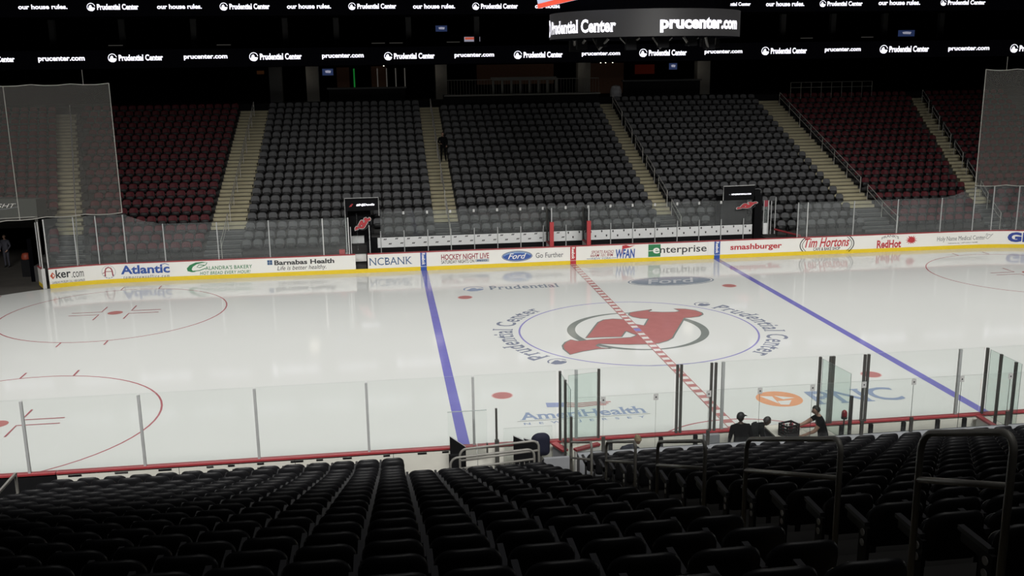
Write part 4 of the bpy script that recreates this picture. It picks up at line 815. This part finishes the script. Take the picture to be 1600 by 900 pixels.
mb = MB(); slab(mb, .46, .62, .10, .86, 'navy', tilt=.1, rt=.2, rb=.1, bulge=.04, n=6); mb.build('backrest', ch, smooth=True)
MB().box(-.24, .24, .02, .48, .46, .55, 'navy').build('seat', ch); MB().tube([(0, .2, .06), (0, .2, .48)], .03, 'dark_post').box(-.03, .03, -.02, .02, .4, .9, 'dark_post').build('column', ch)
mb = MB()
for i in range(5): a = 2*PI*i/5; mb.tube([(0, .2, .08), (.28*math.cos(a), .2+.28*math.sin(a), .03)], .025, 'dark_post', 6)
mb.build('base', ch)
MB().box(-6.1, -5.5, -14.72, -14.62, -.02, 1.2, 'wallgrey').build('low_wall', None, 'low grey wall panel left of the aisle foot', 'wall panel')
sh = thing('glass_shield', 'small frameless glass shield above the dark panel near the blue line', 'glass shield', (-8.0, -13.4, 0))
vs = MB().box(-.22, .72, -.006, .006, 1.0, 2.0, 'glass').box(-.222, .722, -.007, .007, 1.99, 2.005, 'edge').build('pane', sh); MB().box(.70, .74, -.03, .03, .9, 1.15, 'dark_post').build('clamp', sh)
MB().box(-7.08, -7.03, -13.5, -13.45, 0, 2.05, 'dark_post').box(-7.1, -7.0, -13.52, -13.43, 0, 1.25, 'dark_post').build('slim_post', None, 'slim dark post above the guard rail', 'post')
vpane((-6.85, -13.2), (-5.65, -13.2), -.02, 1.42, 'low clear glass strip above the dark equipment cases', None, 'glass', name='glass_barrier', cat='glass barrier')
od = thing('box_door', 'red capped door of the left penalty box standing open', 'door', (-4.52, -13.42, 0), math.radians(204))
MB().box(0, .72, -.04, .04, .05, .93, 'board').build('door_panel', od); MB().box(0, .72, -.07, .07, .93, .98, 'cap').build('top_rail', od)
o2 = thing('box_door', 'red capped short wall at the gap right of the chair', 'door', (-5.60, -13.2, 0), math.radians(-70))
MB().box(0, .55, -.04, .04, .0, .93, 'wallgrey').build('door_panel', o2); MB().box(0, .55, -.08, .08, .93, .98, 'cap').build('top_rail', o2)
MB().box(-5.52, -5.40, -14.86, -14.74, 0, .75, 'pred').build('floor_marker', None, 'small red marker post at the foot of the near aisle', 'marker')
rd = thing('box_door', 'white door with red cap swung open at the right end of the penalty boxes', 'door', (5.66, -13.2, 0), math.radians(-92))
MB().box(0, 1.2, -.04, .04, .05, .93, 'board').build('door_panel', rd); MB().box(0, 1.2, -.07, .07, .93, .98, 'cap').build('top_rail', rd)
MB().box(-17.85, -17.80, -14.2, -14.15, .29, 1.45, 'rail').box(-17.85, -17.80, -15.5, -14.15, 1.41, 1.46, 'rail').box(-17.85, -17.80, -15.5, -14.15, .95, .99, 'rail').build('end_rail', None, 'dark metal rail end at the left picture edge', 'handrail')
# timekeeper table, crate, lamp
tb = thing('scorer_table', 'pale topped table in the middle box carrying the black crate', 'table', (-.05, -13.65, 0))
MB().box(-.12, .72, -.55, .52, 1.00, 1.04, 'table').build('table_top', tb); MB().box(-.12, .72, .46, .5, .1, 1.0, 'wallgrey').build('front_panel', tb)
for x in (-.10, .64): MB().box(x, x+.06, -.5, -.44, -.02, 1.0, 'dark_post').build('leg', tb)
cr = thing('bottle_crate', 'black plastic crate with reddish bottles on the pale table', 'crate', (.17, -13.88, 1.041), math.radians(18))
mb = MB(); w, d, h = .20, .16, .27
for i in range(4):
    z = .02+.085*i; mb.box(-w, w, -d, -d+.02, z, z+.045, 'crate').box(-w, w, d-.02, d, z, z+.045, 'crate').box(-w, -w+.02, -d, d, z, z+.045, 'crate').box(w-.02, w, -d, d, z, z+.045, 'crate')
for x in (-w, w-.03):
    for y in (-d, d-.03): mb.box(x, x+.03, y, y+.03, 0, h+.05, 'crate')
mb.box(-w, w, -d, d, 0, .02, 'crate').box(-w, w, -d, -d+.012, .0, h*.6, 'crate'); mb.build('crate_body', cr)
for i in range(6):
    x, y = -.12+.12*(i % 3), -.06+.12*(i//3)
    mb = MB(); mb.lathe((.17+x*.95, -13.88+y*.95, 1.065), [(.034, 0), (.036, .18), (.02, .24), (.014, .28)], 'pdred' if i % 2 else 'pwhite', 10); mb.build('drink_bottle', None, '%s bottle standing in the black crate, %s of six' % ('dark red' if i % 2 else 'white', ORD[i]), 'bottle', 'bottles in the crate', smooth=True)
gl_ = thing('goal_lamp', 'red beacon lamp on a thin black stand behind the penalty box glass', 'lamp', (1.56, -13.95, 0))
MB().tube([(0, 0, .02), (0, 0, 1.42)], .018, 'ink', 8).lathe((0, 0, 0), [(.16, 0), (.15, .03), (.03, .05)], 'ink').build('stand', gl_)
mb = MB(); mb.lathe((0, 0, 1.42), [(.07, 0), (.075, .02), (.075, .05)], 'tier', 14); mb.build('base', gl_); mb = MB(); mb.lathe((0, 0, 1.47), [(.068, 0), (.072, .05), (.066, .12), (.045, .16), (.012, .18)], 'lamp_red', 16); mb.build('dome', gl_, 'glossy red dome', smooth=True)
bn = thing('penalty_bench', 'low grey bench inside the left penalty box', 'bench', (-3.4, -14.0, 0)); MB().box(-.9, 1.0, -.22, .22, .30, .36, 'wallgrey').build('seat', bn)
for x in (-.8, .85): MB().box(x, x+.06, -.2, .2, -.02, .30, 'dark_post').build('leg', bn)
# ------------------------------------------------------------------ people
def person(label, loc, rz, J, mats, head, hair=None, cap=None, k=1.):
    """J: joints (x right, y forward, z up). One skinned body, head joined on, hands with five fingers."""
    e = thing('person', label, 'person', loc, rz)
    segs = []; V = []; R_ = []; E = []
    def vert(p, r): V.append(p); R_.append(r); return len(V)-1
    pel = vert(J['pelvis'], .155); sp = vert(J['spine'], .15); chs = vert(J['chest'], .175); nk = vert(J['neck'], .068); nk2 = vert(J['neck2'], .056)
    top = mats['top']; bot = mats['bottom']; sk = mats['skin']
    def bone(a, b, m): E.append((a, b)); segs.append((Vector(V[a]), Vector(V[b]), m, R_[a], R_[b]))
    bone(pel, sp, top); bone(sp, chs, top); bone(chs, nk, top); bone(nk, nk2, sk)
    for s in 'LR':
        sh_ = vert(J['sh'+s], .085); el = vert(J['el'+s], .052); wr = vert(J['wr'+s], .034); bone(chs, sh_, top); 
        mid = vert(tuple((Vector(J['sh'+s])+Vector(J['el'+s]))*.5), .064); bone(sh_, mid, top); bone(mid, el, mats.get('sleeve', top)); bone(el, wr, mats.get('sleeve', top))
        d = (Vector(J['wr'+s])-Vector(J['el'+s])).normalized(); q = d.cross(Vector((0, 0, 1))); q = q.normalized() if q.length > .1 else Vector((1, 0, 0)); cu_ = q.cross(d)
        pm = vert(tuple(Vector(J['wr'+s])+d*.07), .032); bone(wr, pm, sk); sg = 1 if s == 'L' else -1
        for i, ln in enumerate((.072, .08, .074, .058)):
            b0 = Vector(J['wr'+s])+d*.10+q*(.03-.02*i); a = vert(tuple(b0), .009); b = vert(tuple(b0+d*ln*.55+cu_*.012), .008); c = vert(tuple(b0+d*ln+cu_*.04), .007); bone(pm, a, sk); bone(a, b, sk); bone(b, c, sk)
        b0 = Vector(J['wr'+s])+d*.045+q*sg*.03; a = vert(tuple(b0), .011); b = vert(tuple(b0+q*sg*.02+d*.035), .009); c = vert(tuple(b0+q*sg*.022+d*.065), .008); bone(wr, a, sk); bone(a, b, sk); bone(b, c, sk)
        hp = vert(J['hip'+s], .10); kn = vert(J['kn'+s], .062); an = vert(J['an'+s], .042); to = vert(tuple(Vector(J['an'+s])+Vector(J.get('toe', (0, .17, -.05)))), .035); he = vert(tuple(Vector(J['an'+s])+Vector((0, -.05, -.04))), .035)
        bone(pel, hp, bot); md = vert(tuple((Vector(J['hip'+s])+Vector(J['kn'+s]))*.5), .082); bone(hp, md, bot); bone(md, kn, bot); cf = vert(tuple(Vector(J['kn'+s])*.65+Vector(J['an'+s])*.35), .06); bone(kn, cf, bot); bone(cf, an, bot); bone(an, to, 'ink'); bone(an, he, 'ink')
    me = bpy.data.meshes.new('sk'); me.from_pydata(V, E, []); o = bpy.data.objects.new('sk', me); COL.objects.link(o)
    md = o.modifiers.new('s', 'SKIN'); md.use_smooth_shade = True
    for i, sv in enumerate(me.skin_vertices[0].data): sv.radius = (R_[i], R_[i]*.82 if i in (pel, sp, chs) else R_[i]); sv.use_root = (i == pel)
    ss = o.modifiers.new('u', 'SUBSURF'); ss.levels = 1; ss.render_levels = 1
    dg = bpy.context.evaluated_depsgraph_get(); dg.update(); bm_ = bpy.data.meshes.new_from_object(o.evaluated_get(dg)); bpy.data.objects.remove(o); bpy.data.meshes.remove(me)
    B = MB(); vv = [tuple(x.co) for x in bm_.vertices]; B.v = vv
    for p in bm_.polygons:
        c = p.center; best = None
        for a, b, m, ra, rb in segs:
            ab = b-a; t_ = max(0, min(1, (c-a).dot(ab)/max(ab.length_squared, 1e-9))); dd = (c-a-ab*t_).length-(ra+(rb-ra)*t_)
            if best is None or dd < best[0]: best = (dd, m)
        B.f.append(tuple(p.vertices)); B.mi.append(B.slot(best[1]))
    bpy.data.meshes.remove(bm_)
    # head: shaped ellipsoid with brow, nose, chin, ears, eyes
    hc = Vector(head['c']); Rm = Matrix.Rotation(head.get('yaw', 0), 3, 'Z') @ Matrix.Rotation(head.get('pitch', 0), 3, 'X')
    def hp_(x, y, z): return tuple(hc+Rm @ Vector((x, y, z)))
    n, m_ = 20, 14; v = []; f = []
    for j in range(m_+1):
        th = PI*j/m_
        for i in range(n):
            a = 2*PI*i/n; x = .076*math.sin(th)*math.cos(a); y = .095*math.sin(th)*math.sin(a); z = .118*math.cos(th)
            if z < 0: x *= 1+.28*z/.118; y = y*(1+.12*z/.118)+.012*(-z/.118)
            fr = math.sin(a)*math.sin(th)
            if fr > .97 and -.05 < z < .02: y += .022
            if fr > .8 and .015 < z < .04: y += .006
            if fr > .85 and z < -.09: y += .01
            v.append(hp_(x, y, z))
    for j in range(m_):
        for i in range(n): f.append((j*n+i, (j+1)*n+i, (j+1)*n+(i+1) % n, j*n+(i+1) % n))
    B.add(v, f, sk)
    for s in (-1, 1):
        B.add([hp_(s*.074, -.012, .02), hp_(s*.092, -.03, .03), hp_(s*.09, -.028, -.03), hp_(s*.074, -.005, -.035)], [(0, 1, 2, 3), (3, 2, 1, 0)], sk)
        B.add([hp_(s*.045, .088, .022), hp_(s*.018, .098, .022), hp_(s*.018, .098, .010), hp_(s*.045, .088, .010)], [(0, 1, 2, 3), (3, 2, 1, 0)], 'ink')
    B.add([hp_(-.025, .098, -.058), hp_(.025, .098, -.058), hp_(.02, .1, -.066), hp_(-.02, .1, -.066)], [(0, 1, 2, 3), (3, 2, 1, 0)], 'pdred')
    B.build('body', e, smooth=True)
    if hair:
        H_ = MB(); v = []; f = []; n = 20
        for j in range(9):
            th = PI*.58*j/8
            for i in range(n):
                a = 2*PI*i/n; fr = math.sin(a); t2 = th*(.50 if fr > .3 else 1. if fr < -.2 else .50+(.3-fr)); v.append(hp_(.084*math.sin(t2)*math.cos(a), .104*math.sin(t2)*math.sin(a)-.006, .127*math.cos(t2)))
        for j in range(8):
            for i in range(n): f.append((j*n+i, (j+1)*n+i, (j+1)*n+(i+1) % n, j*n+(i+1) % n))
        H_.add(v, f, hair); H_.build('hair', e, smooth=True)
    if cap:
        H_ = MB(); v = []; f = []; n = 20
        for j in range(7):
            th = PI*.5*j/6
            for i in range(n): a = 2*PI*i/n; v.append(hp_(.09*math.sin(th)*math.cos(a), .108*math.sin(th)*math.sin(a), .02+.115*math.cos(th)))
        for j in range(6):
            for i in range(n): f.append((j*n+i, (j+1)*n+i, (j+1)*n+(i+1) % n, j*n+(i+1) % n))
        H_.add(v, f, cap); H_.add([hp_(-.07, .09, .03), hp_(.07, .09, .03), hp_(.055, .18, .015), hp_(0, .195, .012), hp_(-.055, .18, .015)], [(0, 1, 2, 3, 4), (4, 3, 2, 1, 0)], cap); H_.build('cap', e, smooth=True)
    return e
def stand(lean=0., arms=None, h=1.):
    J = dict(pelvis=(0, 0, .95), spine=(0, .01+lean*.2, 1.12), chest=(0, lean*.5, 1.32), neck=(0, lean*.72, 1.47), neck2=(0, lean*.8, 1.54))
    for s, q in (('L', -1), ('R', 1)):
        J['sh'+s] = (q*.20, lean*.62, 1.40); J['el'+s] = (q*.27, lean*.5-.02, 1.13); J['wr'+s] = (q*.22, lean*.5+.16, .95); J['hip'+s] = (q*.09, 0, .88); J['kn'+s] = (q*.10, .02, .48); J['an'+s] = (q*.11, 0, .08)
    if arms: J.update(arms)
    return J
# A: man in a cap standing in the box, back to us, looking right
person('person in dark cap and black top standing with back turned, beside the bent figure', (-1.1, -13.95, -.02), 0, stand(.02), dict(top='shirt', bottom='shirt', skin='skin_d'), dict(c=(0, .03, 1.635), yaw=-1.2), hair='hair_d', cap='ink')
# B: bent forward to the right
J = dict(pelvis=(-.12, 0, .93), spine=(.0, .05, 1.10), chest=(.16, .10, 1.27), neck=(.30, .12, 1.31), neck2=(.35, .13, 1.33), shL=(.14, .28, 1.25), elL=(.24, .34, 1.02), wrL=(.30, .36, .86), shR=(.18, -.08, 1.25), elR=(.24, -.12, 1.0), wrR=(.28, .10, .92), hipL=(-.12, .09, .87), knL=(-.10, .10, .46), anL=(-.12, .08, .08), hipR=(-.12, -.09, .87), knR=(-.08, -.10, .46), anR=(-.12, -.10, .08), toe=(.17, 0, -.05))
person('person in charcoal shirt bent over forward beside the capped person', (-.64, -13.58, -.10), 0, J, dict(top='shirt2', bottom='shirt', skin='skin_d'), dict(c=(.42, .14, 1.38), yaw=-1.5, pitch=-.5), hair='hair_d')
# C: man in black shirt reaching left into the crate
J = dict(pelvis=(.05, 0, .96), spine=(.03, .01, 1.13), chest=(-.03, .02, 1.36), neck=(-.09, .02, 1.52), neck2=(-.12, .02, 1.585), shL=(-.08, -.13, 1.44), elL=(-.26, -.16, 1.20), wrL=(-.46, -.12, 1.12), shR=(-.06, .18, 1.46), elR=(-.32, .20, 1.31), wrR=(-.55, .16, 1.24), hipL=(.05, -.09, .88), knL=(.03, -.10, .48), anL=(.06, -.11, .08), hipR=(.05, .09, .88), knR=(.02, .10, .48), anR=(.06, .11, .08), toe=(-.17, 0, -.05))
person('person in black t-shirt leaning left and reaching into the black crate', (1.02, -13.9, -.02), 0, J, dict(top='shirt', sleeve='skin', bottom='jeans', skin='skin'), dict(c=(-.17, .02, 1.68), yaw=1.35, pitch=-.35), hair='hair_d')
# D: blond person sitting bent in the left box
J = dict(pelvis=(0, 0, .52), spine=(-.05, .06, .70), chest=(-.12, .14, .93), neck=(-.02, .16, 1.06), neck2=(.03, .17, 1.10), shL=(-.30, .15, .99), elL=(-.40, .28, .74), wrL=(-.26, .42, .62), shR=(.06, .12, .97), elR=(.14, .30, .76), wrR=(.02, .44, .62), hipL=(-.10, .05, .50), knL=(-.14, .46, .50), anL=(-.14, .46, .09), hipR=(.10, .05, .50), knR=(.12, .46, .50), anR=(.12, .46, .09))
person('blond person in dark blue top sitting bent over in the left penalty box', (-3.72, -14.02, -.02), 0, J, dict(top='navy', bottom='jeans', skin='skin'), dict(c=(.07, .18, 1.19), yaw=.4, pitch=-.3), hair='hair_b')
# E: on the far stairs
J = stand(-.02); J.update(elR=(.27, -.02, 1.15), wrR=(.16, .16, 1.08), knL=(-.12, .04, .48), anL=(-.16, .0, .08))
person('person in black suit standing on the far stairs beside the handrail', (-5.80, FY(12)-.30, FZ(12)+.01), PI, J, dict(top='shirt', bottom='shirt', skin='skin'), dict(c=(0, .0, 1.64)), hair='hair_d')
# F: in the tunnel
person('person in grey clothes standing inside the dark machine tunnel', (-29.35, 18.3, -.02), PI*.9, stand(0.), dict(top='grey_cloth', bottom='grey_cloth', skin='skin'), dict(c=(0, .01, 1.64)), hair='hair_d')
# ------------------------------------------------------------------ light
def area(name, loc, aim, sx, sy, power, spread, col=(1, .985, .95)):
    l = bpy.data.lights.new(name, 'AREA'); l.shape = 'RECTANGLE'; l.size = sx; l.size_y = sy; l.energy = power; l.color = col; l.spread = math.radians(spread)
    o = bpy.data.objects.new(name, l); COL.objects.link(o); o.location = loc
    o.rotation_euler = (Vector(aim)-Vector(loc)).to_track_quat('-Z', 'Y').to_euler(); return o
for x in (-14.0, -5.0, 5.0, 14.0):
    l = bpy.data.lights.new('concourse_fill_light', 'POINT'); l.energy = 5; l.shadow_soft_size = .4; l.color = (1, .9, .75); o = bpy.data.objects.new('concourse_fill_light', l); COL.objects.link(o); o.location = (x-.9, 34.2, 9.7)  # unseen point lamps added to brighten the concourse pillars
area('rink_light', (0, -27, 18.5), (0, 2.2, 0), 64, 5, 3600, 49)
area('rink_light', (0, 17, 21), (0, 0, 0), 64, 5, 1750, 66)
area('rink_light', (0, -31, 21), (0, -12.6, 0), 50, 3, 640, 26)  # fill added to brighten the near board backs and posts
area('stand_fill_light', (-2, -25, 21), (-3.5, -24, 5), 22, 8, 150, 90)  # dim overhead fill added to lift the near handrails
w = bpy.data.worlds.new('World'); sc.world = w; w.use_nodes = True; w.node_tree.nodes['Background'].inputs[0].default_value = (.5, .5, .6, 1); w.node_tree.nodes['Background'].inputs[1].default_value = .002
# ------------------------------------------------------------------ camera
cd = bpy.data.cameras.new('Camera'); cam = bpy.data.objects.new('Camera', cd); COL.objects.link(cam)
y_, p_, r_ = .13, -.225, -.014
F = Vector((math.sin(y_)*math.cos(p_), math.cos(y_)*math.cos(p_), math.sin(p_))); Rt = Vector((math.cos(y_), -math.sin(y_), 0)); U = Rt.cross(F)
R2 = Rt*math.cos(r_)+U*math.sin(r_); U2 = -Rt*math.sin(r_)+U*math.cos(r_)
cam.matrix_world = Matrix(((R2.x, U2.x, -F.x, CAM[0]), (R2.y, U2.y, -F.y, CAM[1]), (R2.z, U2.z, -F.z, CAM[2]), (0, 0, 0, 1)))
cd.sensor_width = 36; cd.lens = 1532/1600*36; cd.clip_start = .1; cd.clip_end = 500
sc.camera = cam
sc.view_settings.view_transform = 'Standard'; sc.view_settings.look = 'None'; sc.view_settings.exposure = 0; sc.view_settings.gamma = 1
